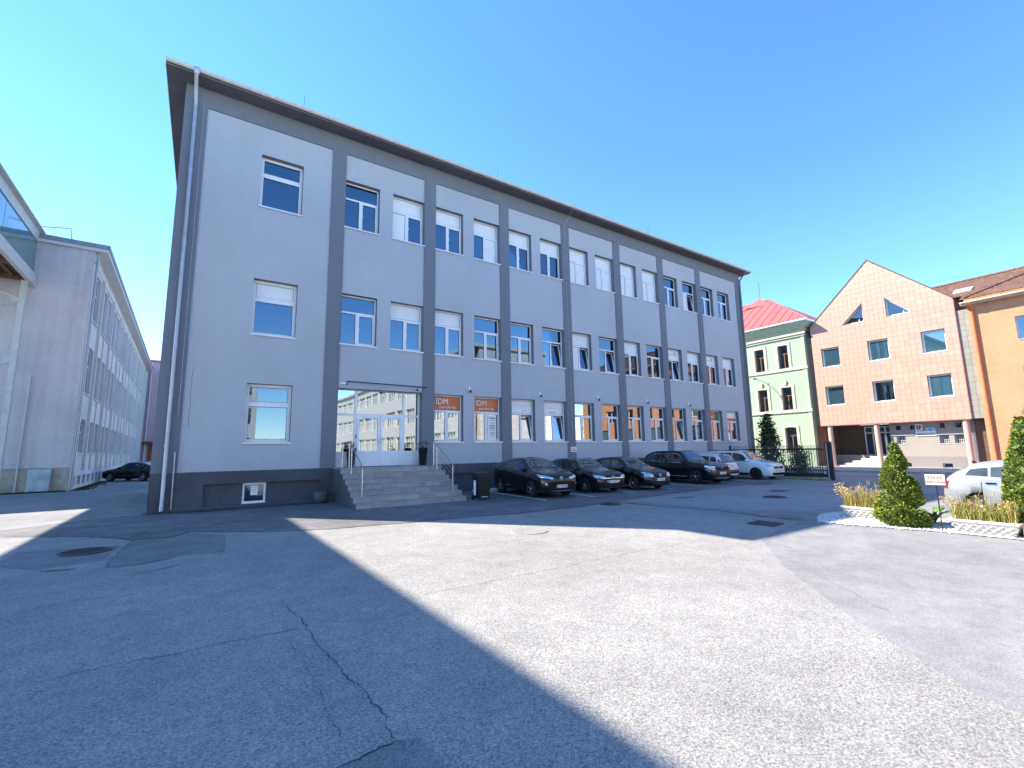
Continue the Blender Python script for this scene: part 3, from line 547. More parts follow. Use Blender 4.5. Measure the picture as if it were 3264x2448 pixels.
for z in (13.4, 11.6, 9.8, 8.1, 6.4, 4.6, 2.9): MB().box(17.01, 17.06, -0.035, 0, z, z+0.05).build('wire_clip', 'blackmetal', main)
downpipe(main, [(PU[6]+0.3, -0.03, 14.9), (PU[6]+0.3, -0.03, 1.5)], 0.007, 'zinc', [], 'lightning_wire')
for u, h in ((2.62, 0.75), (12.2, 0.7), (24.2, 0.7)): MB().tube([(u, -0.3, 15.9), (u, -0.3, 16.05+h)], 0.012, 6).build('lightning_rod', 'blackmetal', main)
m_ = MB(); m_.tube([(3.0, 0.8, 16.15), (3.5, 0.7, 16.35)], 0.015, 6); m_.build('roof_hook', 'zinc', main)
b = MB(); pts = [(-0.42, 4.90), (-0.45, 4.52), (-0.435, 4.3), (-0.47, 4.06), (-0.43, 3.67), (-0.445, 3.27), (-0.43, 2.83)]
for i in range(len(pts)-1):
    (x0, z0), (x1, z1) = pts[i], pts[i+1]; b.quad((x0-0.008, YP-0.003, z0), (x0+0.008, YP-0.003, z0), (x1+0.007, YP-0.003, z1), (x1-0.007, YP-0.003, z1))
b.build('hairline_crack', 'pil', main)
# fittings on the facade
def wall_lamp(u, z, label):
    t = thing('wall_lamp', label, 'wall lamp', (u, D+YP, z), 0, 'small lamps over the ground floor piers')
    MB().bbox(-0.035, 0.035, -0.05, 0, -0.12, 0.14, 0.01).build('housing', 'white', t); MB().tube([(0, -0.05, -0.02), (-0.02, -0.15, -0.08)], [0.02, 0.02], 8).build('arm', 'white', t)
    MB().lathe([(0.0, 0.05), (0.045, 0.05), (0.06, -0.06), (0.05, -0.065), (0, -0.05)], 14, (-0.03, -0.17, -0.10)).build('shade', 'blackmetal', t)
for u, lb in ((10.64, 'small wall lamp above the pier between the two orange films'), (14.91, 'small wall lamp above the pier between two white films with tilted sashes'), (19.18, 'small wall lamp over the windows behind the third dark hatchback'),
              (23.43, 'small wall lamp over the windows behind the black SUV'), (27.75, 'wall lamp furthest along the grey facade near the gate')): wall_lamp(u, 4.82, lb)
def cctv(u, z, rz, label):
    t = thing('security_camera', label, 'security camera', (u, D+YP, z))
    MB().lathe([(0, -0.04), (0.06, -0.035), (0.065, 0.0)], 14, axis='y').build('mount', 'white', t)
    c_ = MB(); c_.tube([(0, 0.0, 0), (0.17, 0, -0.04)], [0.042, 0.048], 12); c_.build('housing', 'white', t, (0, -0.08, 0), (0, 0, rz))
    c_ = MB(); c_.tube([(0.165, 0, -0.039), (0.20, 0, -0.047)], [0.05, 0.044], 12); c_.build('lens_hood', 'blackmetal', t, (0, -0.08, 0), (0, 0, rz))
cctv(4.66, 4.72, rad(-35), 'white bullet camera over the left end of the entrance'); cctv(8.05, 4.66, rad(-145), 'dark lens camera over the right end of the entrance')
t = thing('wall_sign', 'small white notice plate low on a grey pilaster behind the dark hatchbacks', 'sign', (17.14, D-0.02, 1.87)); MB().box(-0.19, 0.19, 0, 0.018, -0.14, 0.14).build('plate', 'film_w', t)
text('lettering', 'ZAKAZ', 0.09, 'txt_r', t, (0, -0.003, 0.06)); MB().box(-0.14, 0.14, -0.004, -0.001, -0.08, -0.03).build('lettering_line', 'txt_r', t)

# entrance steps
st = thing('entrance_stairs', 'tiled entrance stairs of seven steps with steel handrails', 'stairs', (0, 0, 0))
SX0, SX1, RH, TD, W0 = 4.38, 8.50, 0.184, 0.37, 15.93
prof = []
for i in range(7): prof += [(W0+TD*i+0.035, RH*i), (W0+TD*i+0.035, RH*(i+1)-0.032)]
prof += [(D+0.02, RH*7-0.032), (D+0.02, 0)]
m_ = MB(); n = len(prof); vs = [(SX0+0.03, y, z) for y, z in prof]+[(SX1-0.03, y, z) for y, z in prof]
m_.add(vs, [tuple(range(n)), tuple(range(2*n-1, n-1, -1))]+[(i, (i+1) % n, n+(i+1) % n, n+i) for i in range(n)]); m_.build('core', 'plinth', st)
NT = 7; tw = (SX1-SX0)/NT
rm = MB(); rm.bbox(0.004, tw-0.004, 0, 0.03, 0.0, RH-0.035, 0.003); rm = rm.mesh('riser_tile', ['tile_step'])
tm = MB(); tm.bbox(0.003, tw-0.003, 0, TD+0.025, 0, 0.03, 0.004); tm = tm.mesh('tread_tile', ['tile_step'])
pm = MB(); pm.bbox(0.003, tw-0.003, 0, 0.67, 0, 0.03, 0.004); pm = pm.mesh('platform_tile', ['tile_step'])
for i in range(7):
    off = (i % 2)*0.0
    for k in range(NT):
        put('riser_tile', rm, st, (SX0+k*tw+off, W0+TD*i, RH*i+0.001))
        if i < 6: put('tread_tile', tm, st, (SX0+k*tw, W0+TD*i-0.02, RH*(i+1)-0.031))
        else:
            for q in (0, 1): put('platform_tile', pm, st, (SX0+k*tw, W0+TD*6-0.02+q*0.672, RH*7-0.031))
def handrail(x, sgn):
    zt = RH*7; b = MB(); y6 = W0+TD*6
    tp = [(x, D-0.15, zt+0.98), (x, y6+0.12, zt+0.98), (x, W0+TD*1+0.15, RH*2+0.95)]
    b.tube(tp, 0.024, 10)
    b.build('handrail', 'steel', st)
    for y, z in ((D-0.25, zt), (y6+0.15, zt), (W0+TD*5+0.18, RH*6), (W0+TD*1+0.18, RH*2)):
        top = zt+0.97 if y > y6 else RH*2+0.95+(zt+0.98-RH*2-0.95)*(y-(W0+TD+0.15))/(y6+0.12-(W0+TD+0.15))
        p_ = MB(); p_.tube([(x, y, z), (x, y, top)], 0.021, 10); p_.lathe([(0.05, 0.0), (0.05, 0.01), (0.02, 0.015)], 12, (x, y, z)); p_.build('rail_post', 'steel', st)
    for h in (0.22, 0.40, 0.58, 0.76):
        q = MB(); q.tube([(x, D-0.25, zt+h), (x, y6+0.15, zt+h), (x, W0+TD+0.18, RH*2+h)], 0.007, 6); q.build('rail_rod', 'steel', st)
handrail(4.72, -1); handrail(8.20, 1)
def tall_pot(x, y, label):
    t = thing('plant_pot', label, 'plant pot', (x, y, RH*7))
    b = MB(); b.lathe([(0.0, 0.0), (0.13, 0.0), (0.20, 0.72), (0.215, 0.72), (0.215, 0.76), (0.19, 0.76), (0.18, 0.70), (0, 0.69)], 20); b.build('pot', 'pot', t)
    lf = MB()
    for k in range(46):
        a, h = RD.uniform(0, 6.28), RD.uniform(0.05, 0.32); r = RD.uniform(0.02, 0.2); p = Vector((math.cos(a)*r, math.sin(a)*r, 0.72+h)); d = Vector((RD.uniform(-1, 1), RD.uniform(-1, 1), RD.uniform(-.3, 1))).normalized()*0.07; e = d.cross(Vector((0.3, 0.2, 1))).normalized()*0.03
        lf.quad(p-d, p+e, p+d, p-e, RD.choice((0, 1)))
        if k < 9: lf.tube([(0, 0, 0.7), tuple(p)], 0.005, 4, 2)
    tag(lf.build('twigs', ['rust', 'leaf_d', 'bark'], t), kind='stuff')
tall_pot(5.12, D+0.02, 'tall dark pot with dry plant left of the entrance doors'); tall_pot(8.02, D-0.55, 'tall dark pot with dry plant at the right handrail of the entrance')
t = thing('bowl_planter', 'round grey bowl planter on the ground beside the entrance stairs', 'planter', (3.88, 18.95, 0)); b = MB(); b.lathe([(0, 0.0), (0.12, 0.0), (0.22, 0.09), (0.27, 0.22), (0.26, 0.36), (0.235, 0.43), (0.21, 0.43), (0.22, 0.34), (0, 0.30)], 28); b.build('bowl', 'bowl', t)
MB().lathe([(0.22, 0.345), (0, 0.35)], 20).build('soil', 'soil', t)
t = thing('wheelie_bin', 'black wheeled rubbish bin beside the entrance stairs', 'bin', (9.05, 15.72, 0), rad(-8))
b = MB(); P0, P1 = (0.21, 0.24), (0.28, 0.31); zb, zt = 0.08, 0.98
b.add([(-P0[0], -P0[1], zb), (P0[0], -P0[1], zb), (P0[0], P0[1], zb), (-P0[0], P0[1], zb), (-P1[0], -P1[1], zt), (P1[0], -P1[1], zt), (P1[0], P1[1], zt), (-P1[0], P1[1], zt)], [(3, 2, 1, 0), (0, 1, 5, 4), (1, 2, 6, 5), (2, 3, 7, 6), (3, 0, 4, 7)])
b.box(-0.30, 0.30, -0.33, 0.33, zt-0.05, zt); b.build('body', 'black_pl', t)
b = MB(); b.bbox(-0.31, 0.31, -0.35, 0.34, zt, zt+0.07, 0.03); b.build('lid', 'black_pl', t); MB().tube([(-0.2, 0.38, zt-0.02), (0.2, 0.38, zt-0.02)], 0.018).build('bin_handle', 'black_pl', t)
for sx in (-0.26, 0.26):
    wo = MB(); wo.lathe([(0, -0.03), (0.09, -0.03), (0.1, 0), (0.09, 0.03), (0, 0.03)], 18, axis='y'); wo.build('wheel', 'tyre', t, (sx, 0.25, 0.1), (0, 0, math.pi/2))
MB().box(-0.14, 0.14, -0.30, -0.285, 0.13, 0.16).build('foot_bar', 'zinc', t); MB().box(-0.285, -0.28, -0.1, 0.12, 0.2, 0.75).build('sticker', 'film_w', t)

# ------------------------------------------------------------------ pale building on the left, bridge, far wall
lb = thing('factory_building', 'long pale three storey building with white fins on the left', 'building', (-6.11, 35.8, 0), math.pi/2+rad(1.39))
LX1 = 48.0
lops = [(0.6, 3.3, a, b) for a, b in ((10.2, 13.2), (5.72, 8.58), (2.12, 4.16))]
for k in range(8):
    for o_ in (0.35, 2.85):
        for a, b in ((10.2, 13.2), (5.72, 8.58), (2.12, 4.16)): lops.append((3.75+5.2*k+o_, 3.75+5.2*k+o_+2.1, a, b))
bops = [(0.9+1.75*k, 2.0+1.75*k, 0.2, 0.76) for k in range(14)]
m_ = MB(); wall(m_, 0, LX1, -0.2, 14.12, lops+bops, 0, 0.32, 0, 0); m_.quad((0, 0, 1.31), (0, 0, 14.12), (0, 14, 14.12), (0, 14, 1.31)); m_.quad((0, 14, 0), (0, 14, 14), (LX1, 14, 14), (LX1, 14, 0)); m_.build('wall', 'plast_l', lb)
m_ = MB(); m_.box(-0.035, 0.0, -0.005, 14, -0.2, 1.30); m_.build('end_plinth', 'plast_b', lb)
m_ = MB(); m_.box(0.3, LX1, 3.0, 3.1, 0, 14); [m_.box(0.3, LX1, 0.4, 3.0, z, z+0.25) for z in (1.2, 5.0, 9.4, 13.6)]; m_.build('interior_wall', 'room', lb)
for a, b, c, d in lops:
    wd, ht = b-a, d-c
    def mk():
        q = MB(); ring(q, 0, wd, 0, ht, 0.07, 0, 0.07); q.box(wd/2-0.05, wd/2+0.05, 0, 0.07, 0.07, ht-0.07)
        q.box(0.07, wd/2-0.05, 0, 0.07, ht*0.62-0.04, ht*0.62+0.04); q.box(wd/2+0.05, wd-0.07, 0, 0.07, ht*0.62-0.04, ht*0.62+0.04); return q.mesh('window', ['fin'])
    o = put('window', cached(('lw', round(wd, 2), round(ht, 2)), mk), lb, (a, 0.15, c)); put('pane', pane_mesh(wd-0.1, ht-0.1, 'glass'), o, (0.05, 0.03, 0.05))
    put('sill', cached(('lsill', round(wd, 2)), lambda: MB().box(-0.05, wd+0.05, -0.36, 0, -0.05, -0.01).mesh('sill', ['gutter'])), o, (0, 0.12, 0))
for a, b, c, d in bops:
    o = put('basement_window', cached('bwf', lambda: (lambda q: (ring(q, 0, 1.1, 0, 0.56, 0.06, 0, 0.05), q.box(0.52, 0.58, 0, 0.05, 0.06, 0.5), q)[2])(MB()).mesh('basement_window', ['fin'])), lb, (a, 0.25, c)); put('pane', pane_mesh(1.0, 0.46, 'glass'), o, (0.05, 0.02, 0.05))
for k in range(9):
    MB().box(3.75+5.2*k-0.09, 3.75+5.2*k+0.09, -0.16, -0.001, 1.05, 13.45).build('fin', 'fin', lb)
    if k < 8: MB().box(3.75+5.2*k+2.57, 3.75+5.2*k+2.69, -0.09, -0.001, 1.05, 13.45).build('fin', 'fin', lb)
MB().box(0.1, LX1, -0.06, 0.0, 13.46, 13.6).build('lintel_band', 'fin', lb)
MB().box(-0.22, LX1, -0.62, 14.3, 14.12, 14.30).build('eave_slab', 'fin', lb)
MB().box(-0.27, LX1, -0.68, 14.35, 14.301, 14.56).build('roof_edge', 'roofsheet', lb)
downpipe(lb, [(0.14, -0.14, 14.1), (0.14, -0.14, 0.05)], 0.07, 'zinc', [(z, 0.14, -0.14) for z in (3, 6, 9, 12)])
downpipe(lb, [(LX1-1.6, -0.14, 14.1), (LX1-1.6, -0.14, 0.05)], 0.08, 'zinc', [])
downpipe(lb, [(-0.08, 2.02, 6.45), (-0.08, 2.05, 0.05)], 0.045, 'fin', [], 'vent_pipe')
m_ = MB(); m_.tube([(-0.1, 2.9, 14.55), (-0.1, 2.8, 14.95), (-0.1, 1.15, 15.25), (-0.1, 1.08, 14.6)], 0.035, 8); m_.build('roof_hoop', 'zinc', lb)
m_ = MB(); m_.box(-0.32, -0.04, 0.70, 1.60, 0.08, 1.24); m_.box(-0.335, -0.32, 0.74, 1.135, 0.14, 1.18); m_.box(-0.335, -0.32, 1.165, 1.56, 0.14, 1.18); m_.box(-0.35, -0.335, 1.10, 1.13, 0.6, 0.75)
tag(m_.build('utility_cabinet', [mat('pale_blue_cabinet', (0.50, 0.60, 0.62), rough=0.6, stain=0.2, sscale=2)], None, (-6.11, 35.8, 0), (0, 0, math.pi/2+rad(1.39))), 'pale blue utility cabinet against the end wall of the fin fronted building', 'utility cabinet')
mv = MB()
for k in range(1500):
    if k % 2: x, y = -6.2+RD.gauss(0, 0.5)*0.2+RD.uniform(0, 1)*-2.4, 35.55+RD.gauss(0, 0.13)
    else: y = 35.9+RD.uniform(0, 1)**1.3*11; x = -6.0-(y-35.8)*0.024+abs(RD.gauss(0, 0.28))
    h = RD.uniform(0.02, 0.09); a = RD.uniform(0, 6.28); dx, dy = math.cos(a)*0.07, math.sin(a)*0.07
    mv.add([(x-dx, y-dy, 0), (x+dx, y+dy, 0), (x+dx*0.2, y+dy*0.2+RD.uniform(-.06, .06), h)], [(0, 1, 2)], RD.choice((0, 0, 0, 0, 1)))
tag(mv.build('weeds', ['moss', 'leaf_m']), kind='stuff')
fw = thing('mauve_building', 'mauve rendered building closing the lane behind the black car', 'building', (-9, 84.5, 0))
m_ = MB(); wall(m_, -6, 20, -0.2, 15.6, [(2.5, 6.5, 0.0, 3.6)], 0, 1.2); m_.box(-6, 20, 1.2, 1.3, -0.2, 15.6); m_.build('wall', ['mauve', 'mauve'], fw)
MB().box(1.9, 7.3, -1.1, 0, 3.7, 3.95).build('canopy', 'brownwall', fw); MB().box(-6.3, 20.3, -0.3, 8, 15.6, 15.85).build('roof_edge', 'pinktrim', fw)
for x in (2.2, 6.9): MB().tube([(x, -0.12, 0), (x, -0.12, 15.5)], 0.07, 8).build('downpipe', 'fin', fw)
MB().box(2.6, 6.4, 1.0, 1.15, 0, 3.5).build('gate_door', 'rust', fw)
m_ = thing('glazed_bridge', 'raised glazed footbridge on white columns joining the pale building', 'bridge', (-11.4, 35.8, 0), rad(0.9))
BL, BWd = -68.0, 2.9
b = MB(); b.box(0, BWd, BL, -0.15, 14.02, 14.62); b.box(-0.15, BWd+0.22, BL, -0.12, 14.621, 14.70); b.build('roof_fascia', 'steelw', m_)
b = MB(); b.box(-0.02, 0.12, BL, -0.15, 11.46, 12.06); b.box(BWd-0.1, BWd+0.1, BL, -0.15, 11.46, 12.06); b.build('floor_beam', 'steelw', m_)
b = MB(); b.box(0.12, BWd-0.1, BL, -0.15, 11.85, 12.0); b.build('floor_deck', 'wood', m_)
for k in range(24): MB().box(0.12, BWd-0.1, -0.8-2.8*k-0.09, -0.8-2.8*k+0.09, 11.55, 11.85).build('cross_beam', 'wood', m_)
for k in range(5): MB().box(0.35+0.45*k, 0.47+0.45*k, BL, -0.15, 11.70, 11.849).build('joist', 'wood', m_)
for k in range(12): MB().box(BWd-0.06, BWd-0.045, -5.6*k-5.7, -5.6*k-0.15, 12.06, 14.02).build('glass_panel', 'aqua', m_); MB().box(0.02, 0.035, -5.6*k-5.7, -5.6*k-0.15, 12.06, 14.02).build('glass_panel', 'aqua', m_)
MB().box(BWd-0.08, BWd+0.02, -0.3, -0.15, 12.06, 14.02).build('end_post', 'steelw', m_)
for y in (-1.1, -34.0, -58.0):
    for x in (0.25, BWd-0.15): MB().box(x-0.12, x+0.12, y-0.12, y+0.12, 0, 11.46).build('column', 'steelw', m_)
    b = MB()
    for z0, z1 in ((10.3, 9.3), (10.4, 11.4), (7.0, 5.9), (7.1, 8.1)): b.tube([(BWd-0.2, y, z0), (0.3, y, z1)], 0.06, 6)
    for z in (10.35, 7.05): b.box(BWd-0.55, BWd-0.27, y-0.015, y+0.015, z-0.22, z+0.22)
    b.build('brace', 'steelw', m_)

# buildings behind the camera, seen mirrored in the glass
def rear_block(label, loc, rz, L_, H_, m, dep=10):
    t = thing('rear_building', label, 'building', loc, rz); q = MB(); op = []
    for k in range(int(L_/4.2)):
        for z in (1.9, 5.9, 10.0): op.append((0.6+4.2*k, 4.2+4.2*k, z, z+2.3))
    wall(q, 0, L_, -0.2, H_, op, 0, 0.3); q.box(0, L_, 0.6, dep, -0.2, H_); q.box(-0.2, L_+0.2, -0.4, dep, H_, H_+0.4); q.build('wall', [m, m], t)
    f = MB(); gq = MB()
    for a, bb, c, d in op:
        for k in range(4): f.box(a+k*0.9-0.05, a+k*0.9+0.05, 0.2, 0.3, c, d)
        f.box(a, bb, 0.2, 0.3, d-0.8, d-0.7); f.box(a, bb, 0.2, 0.3, c, c+0.1); gq.quad((a, 0.28, c), (bb, 0.28, c), (bb, 0.28, d), (a, 0.28, d))
    f.build('window_frames', 'fin', t); gq.build('window_glass', 'pglass', t)
rear_block('pale block behind the camera with white framed windows', (25, -5, 0), -math.pi/2, 84, 13.6, mat('rear_render', (0.55, 0.53, 0.50), rough=0.9))
rear_block('pale block at the far end of the bridge', (6, -33, 0), math.pi, 34, 13.6, 'plast_l')

# ------------------------------------------------------------------ pink gabled building
pk = thing('gabled_building', 'pink tiled office building with pointed gable standing on columns', 'building', (48.5, 20.18, 0), -math.pi/2)
CW, CHt, X1, Z0, ZE, ZA = 0.37, 0.4525, 10.36, 3.71, 13.21, 18.18
wops = [(CW*c, CW*(c+4), Z0+CHt*r, Z0+CHt*(r+4)) for c in (2, 12, 22) for r in (4, 12)]
tris = [[(2.66, 12.80), (4.40, 12.80), (4.40, 14.50)], [(6.06, 12.80), (7.80, 12.80), (6.06, 14.50)]]
def clip(poly, n, c):
    out = []; k = len(poly)
    for i in range(k):
        a, b = poly[i], poly[(i+1) % k]; da, db = n[0]*a[0]+n[1]*a[1]-c, n[0]*b[0]+n[1]*b[1]-c
        if da >= 0: out.append(a)
        if (da >= 0) != (db >= 0): t = da/(da-db); out.append((a[0]+(b[0]-a[0])*t, a[1]+(b[1]-a[1])*t))
    return out if len(out) > 2 else None
def area(p): return abs(sum(p[i][0]*p[(i+1) % len(p)][1]-p[(i+1) % len(p)][0]*p[i][1] for i in range(len(p))))/2
def minus_tri(poly, tri):
    res = []; cur = poly
    for i in range(3):
        a, b = tri[i], tri[(i+1) % 3]; n = (-(b[1]-a[1]), b[0]-a[0]); c = n[0]*a[0]+n[1]*a[1]
        o = clip(cur, (-n[0], -n[1]), -c)
        if o: res.append(o)
        cur = clip(cur, n, c)
        if not cur: break
    return res
sl_ = (ZA-ZE)/(X1/2)
tiles = []; g_ = 0.011
for i in range(28):
    for j in range(32):
        x0, x1, z0, z1 = i*CW+g_/2, (i+1)*CW-g_/2, Z0+j*CHt+g_/2, Z0+(j+1)*CHt-g_/2
        if any(a-0.01 < x0 and x1 < b+0.01 and c-0.01 < z0 and z1 < d+0.01 for a, b, c, d in wops): continue
        P = [[(x0, z0), (x1, z0), (x1, z1), (x0, z1)]]
        for nn, cc in (((sl_, -1), -ZE), ((-sl_, -1), -ZE-sl_*X1)):
            P = [q for q in (clip(p, nn, cc) for p in P) if q]
        for tr in tris: P = [q for p in P for q in minus_tri(p, tr)]
        P = [p for p in P if area(p) > 0.004]
        if P: tiles.append((i, j, P))
tiles.sort(key=lambda q: -(q[0]*0.4-q[1]*0.15))
full = MB(); full.prism([(g_/2, g_/2), (CW-g_/2, g_/2), (CW-g_/2, CHt-g_/2), (g_/2, CHt-g_/2)], 0, 0.03); full = full.mesh('cladding_tile', ['pinkt'])
rest = MB()
for q, (i, j, P) in enumerate(tiles):
    isf = len(P) == 1 and area(P[0]) > (CW-g_)*(CHt-g_)*0.995
    if q < 300:
        if isf: put('cladding_tile', full, pk, (i*CW, 0, Z0+j*CHt))
        else:
            b = MB(); [b.prism(p, 0, 0.03) for p in P]; b.build('cladding_tile', 'pinkt', pk)
    else: [rest.prism(p, 0, 0.03) for p in P]
tag(rest.build('cladding', 'pinkt', pk), kind='stuff')
# backing with the same openings, cut through
back = MB(); polys = []
xs = sorted({0, X1, *[v for o in wops for v in o[:2]]}); zs = sorted({Z0, ZE, 12.80, *[v for o in wops for v in o[2:]]})
for i in range(len(xs)-1):
    for j in range(len(zs)-1):
        cx, cz = (xs[i]+xs[i+1])/2, (zs[j]+zs[j+1])/2
        if not any(a < cx < b and c < cz < d for a, b, c, d in wops): polys.append([(xs[i], zs[j]), (xs[i+1], zs[j]), (xs[i+1], zs[j+1]), (xs[i], zs[j+1])])
polys.append([(0, ZE), (X1, ZE), (X1/2, ZA)])
for tr in tris: polys = [q for p in polys for q in minus_tri(p, tr)]
for p in polys: back.add([(x, 0.024, z) for x, z in p], [tuple(range(len(p)))])
for a, b, c, d in wops:
    for qd in (((a, c), (a, d)), ((a, d), (b, d)), ((b, d), (b, c)), ((b, c), (a, c))): (p, q_) = qd; back.quad((p[0], 0.02, p[1]), (q_[0], 0.02, q_[1]), (q_[0], 0.33, q_[1]), (p[0], 0.33, p[1]), 1)
for tr in tris:
    for i in range(3): p, q_ = tr[i], tr[(i+1) % 3]; back.quad((p[0], 0.02, p[1]), (q_[0], 0.02, q_[1]), (q_[0], 0.3, q_[1]), (p[0], 0.3, p[1]), 1)
back.quad((0, 0, Z0), (X1, 0, Z0), (X1, 3.0, Z0), (0, 3.0, Z0), 2); back.quad((0, 0, Z0), (0, 0, ZE), (0, 9, ZE), (0, 9, Z0), 3); back.quad((X1, 0, Z0), (X1, 9, Z0), (X1, 9, ZE), (X1, 0, ZE), 3)
back.build('backing_wall', ['pinkj', 'greyt', 'greylow', 'pinkj'], pk)
MB().add([(0.1, 3.0, Z0), (X1-0.1, 3.0, Z0), (X1-0.1, 3.0, ZE-0.2), (X1/2, 3.0, ZA-0.4), (0.1, 3.0, ZE-0.2)], [(0, 1, 2, 3, 4)]).build('interior_wall', 'room', pk)
b = MB()
for s in (0, 1):
    xa, xb = (0, X1/2) if s == 0 else (X1, X1/2)
    ex = -0.06 if s == 0 else 0.06
    b.add([(xa+ex, -0.03, ZE-0.06), (xb, -0.03, ZA+0.02), (xb, 3.5, ZA+0.02), (xa+ex, 3.5, ZE-0.06), (xa+ex, -0.03, ZE+0.06), (xb, -0.03, ZA+0.14), (xb, 3.5, ZA+0.14), (xa+ex, 3.5, ZE+0.06)], [(0, 1, 2, 3), (4, 7, 6, 5), (0, 4, 5, 1), (0, 3, 7, 4)])
b.build('roof', 'brownwall', pk)
MB().box(X1+0.001, X1+0.05, -0.04, 0.1, Z0, ZE-0.1).build('edge_trim', 'pinktrim', pk); MB().box(0, X1, -0.035, -0.005, Z0-0.06, Z0-0.001).build('edge_trim', 'pinktrim', pk)
for n_, (a, b_, c, d) in enumerate(wops):
    wd, ht = b_-a, d-c; f = MB(); ring(f, 0, wd, 0, ht, 0.06, 0, 0.07); ring(f, 0.06, wd-0.06, 0.06, ht-0.06, 0.05, 0.015, 0.06); f.box(-0.03, wd+0.03, -0.30, 0, -0.03, 0.03)
    o = f.build('window', 'white', pk, (a, 0.28, c)); put('pane', pane_mesh(wd-0.22, ht-0.22, 'pglass'), o, (0.11, 0.03, 0.11))
    if n_ != 2: put('blind', blind_mesh(wd-0.24, (ht-0.24)*(0.93 if n_ else 0.8)), o, (0.12, 0.055, 0.12))
    else: MB().box(wd*0.48, wd*0.52, 0.1, 0.14, 0.1, ht*0.8).build('inner_mullion', 'white', o)
for tr in tris:
    f = MB(); c = (sum(p[0] for p in tr)/3, sum(p[1] for p in tr)/3)
    inn = [(p[0]+(c[0]-p[0])*0.17, p[1]+(c[1]-p[1])*0.17) for p in tr]
    for i in range(3):
        j = (i+1) % 3; f.add([(x, y, z) for y in (0.24, 0.31) for x, z in (tr[i], tr[j], inn[j], inn[i])], [(0, 1, 2, 3), (4, 7, 6, 5), (3, 2, 6, 7), (0, 4, 5, 1)])
    o = f.build('gable_window', 'white', pk); MB().add([(x, 0.28, z) for x, z in inn], [(0, 1, 2)]).build('pane', 'pglass', o)
    xm = tr[1][0]-0.4 if tr is tris[0] else 7.2
    MB().box(xm-0.03, xm+0.03, 0.25, 0.29, 12.85, 13.1).build('mullion', 'white', o)
for k in range(6): MB().box(3.2+k*0.19, 3.27+k*0.19, 0.33, 0.35, 12.85, 12.85+0.12+k*0.16).build('inner_slat', 'brownwall', pk)
# ground floor
m_ = MB(); lops2 = [(8.18-0.0, 8.76, 1.88, 2.58), (9.08, 9.64, 1.88, 2.58), (5.41, 6.02, 1.88, 2.58), (8.2, 8.6, 3.05, 3.55), (9.15, 9.6, 3.05, 3.55), (8.16, 8.75, -0.05, 0.32), (5.6, 6.2, -0.05, 0.32), (5.3, 5.8, 3.0, 3.5), (6.3, 6.8, 3.0, 3.5)]
wall(m_, 5.0, X1, 0.84, Z0, [o for o in lops2 if o[2] > 0.8], 0.76, 0.28, 0, 0); wall(m_, 5.0, X1, -0.3, 0.84, [o for o in lops2 if o[2] < 0.8], 0.74, 0.28, 1, 1)
m_.quad((5.0, 0.76, -0.3), (5.0, 0.76, Z0), (5.0, 3.4, Z0), (5.0, 3.4, -0.3)); m_.quad((5.0, 1.3, 0), (X1, 1.3, 0), (X1, 1.3, Z0), (5.0, 1.3, Z0), 2); m_.build('ground_wall', ['greywall', 'greylow', 'room'], pk)
MB().box(4.98, X1, 0.70, 0.76, 2.58, 2.66).build('ledge', 'stone', pk)
for k in range(1, 5): pass
for a, b_, c, d in lops2:
    wd, ht = b_-a, d-c; f = MB(); ring(f, 0, wd, 0, ht, 0.04, 0, 0.05); o = f.build('small_window', 'white', pk, (a, 1.0, c)); put('pane', pane_mesh(wd-0.08, ht-0.08, 'glass'), o, (0.04, 0.03, 0.04))
    if c > 1.5 and c < 2.5:
        bb = MB(); [bb.box(wd*k/5-0.012, wd*k/5+0.012, -0.05, -0.03, 0.02, ht-0.02) for k in range(1, 5)]; [bb.box(0.02, wd-0.02, -0.055, -0.03, ht*k/5-0.012, ht*k/5+0.012) for k in range(1, 5)]; bb.build('window_bars', 'fin', o); MB().box(-0.02, wd+0.02, -0.27, 0, -0.04, 0.0).build('sill', 'stone', o)
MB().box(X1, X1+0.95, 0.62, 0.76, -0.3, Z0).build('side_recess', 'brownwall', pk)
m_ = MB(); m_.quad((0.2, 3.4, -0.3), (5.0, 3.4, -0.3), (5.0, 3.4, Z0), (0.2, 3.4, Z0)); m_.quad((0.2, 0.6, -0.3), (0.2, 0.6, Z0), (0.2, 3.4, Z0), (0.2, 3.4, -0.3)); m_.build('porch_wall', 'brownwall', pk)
f = MB(); ring(f, 0, 2.9, 0, 2.6, 0.08, 0, 0.08); [f.box(x, x+0.09, 0, 0.08, 0.08, 2.52) for x in (0.6, 1.55)]; f.box(0.08, 2.82, 0, 0.08, 2.0, 2.08)
o = f.build('porch_door', 'white', pk, (2.3, 3.25, 0.92)); put('pane', pane_mesh(2.74, 2.44, 'glass'), o, (0.08, 0.04, 0.08))
for x in (0.68, 4.28, 9.98): MB().lathe([(0.2, 0), (0.2, 3.9)], 24, (x, 0.25, -0.19)).build('column', 'colp', pk)
for x in (4.75, 10.25): MB().box(x-0.06, x+0.06, 0.45, 0.57, 0.6, 2.6).build('white_post', 'fin', pk)
for k in range(5): MB().box(0.75+0.57*k, 4.6, 0.35+0.32*k, 3.4, -0.15+0.2*k if k else -0.3, 0.05+0.2*k).build('porch_step', 'stone', pk)
MB().box(0.2, 0.74+0.57*4, 2.1, 3.4, 0, 0.95).build('porch_landing', 'greylow', pk)
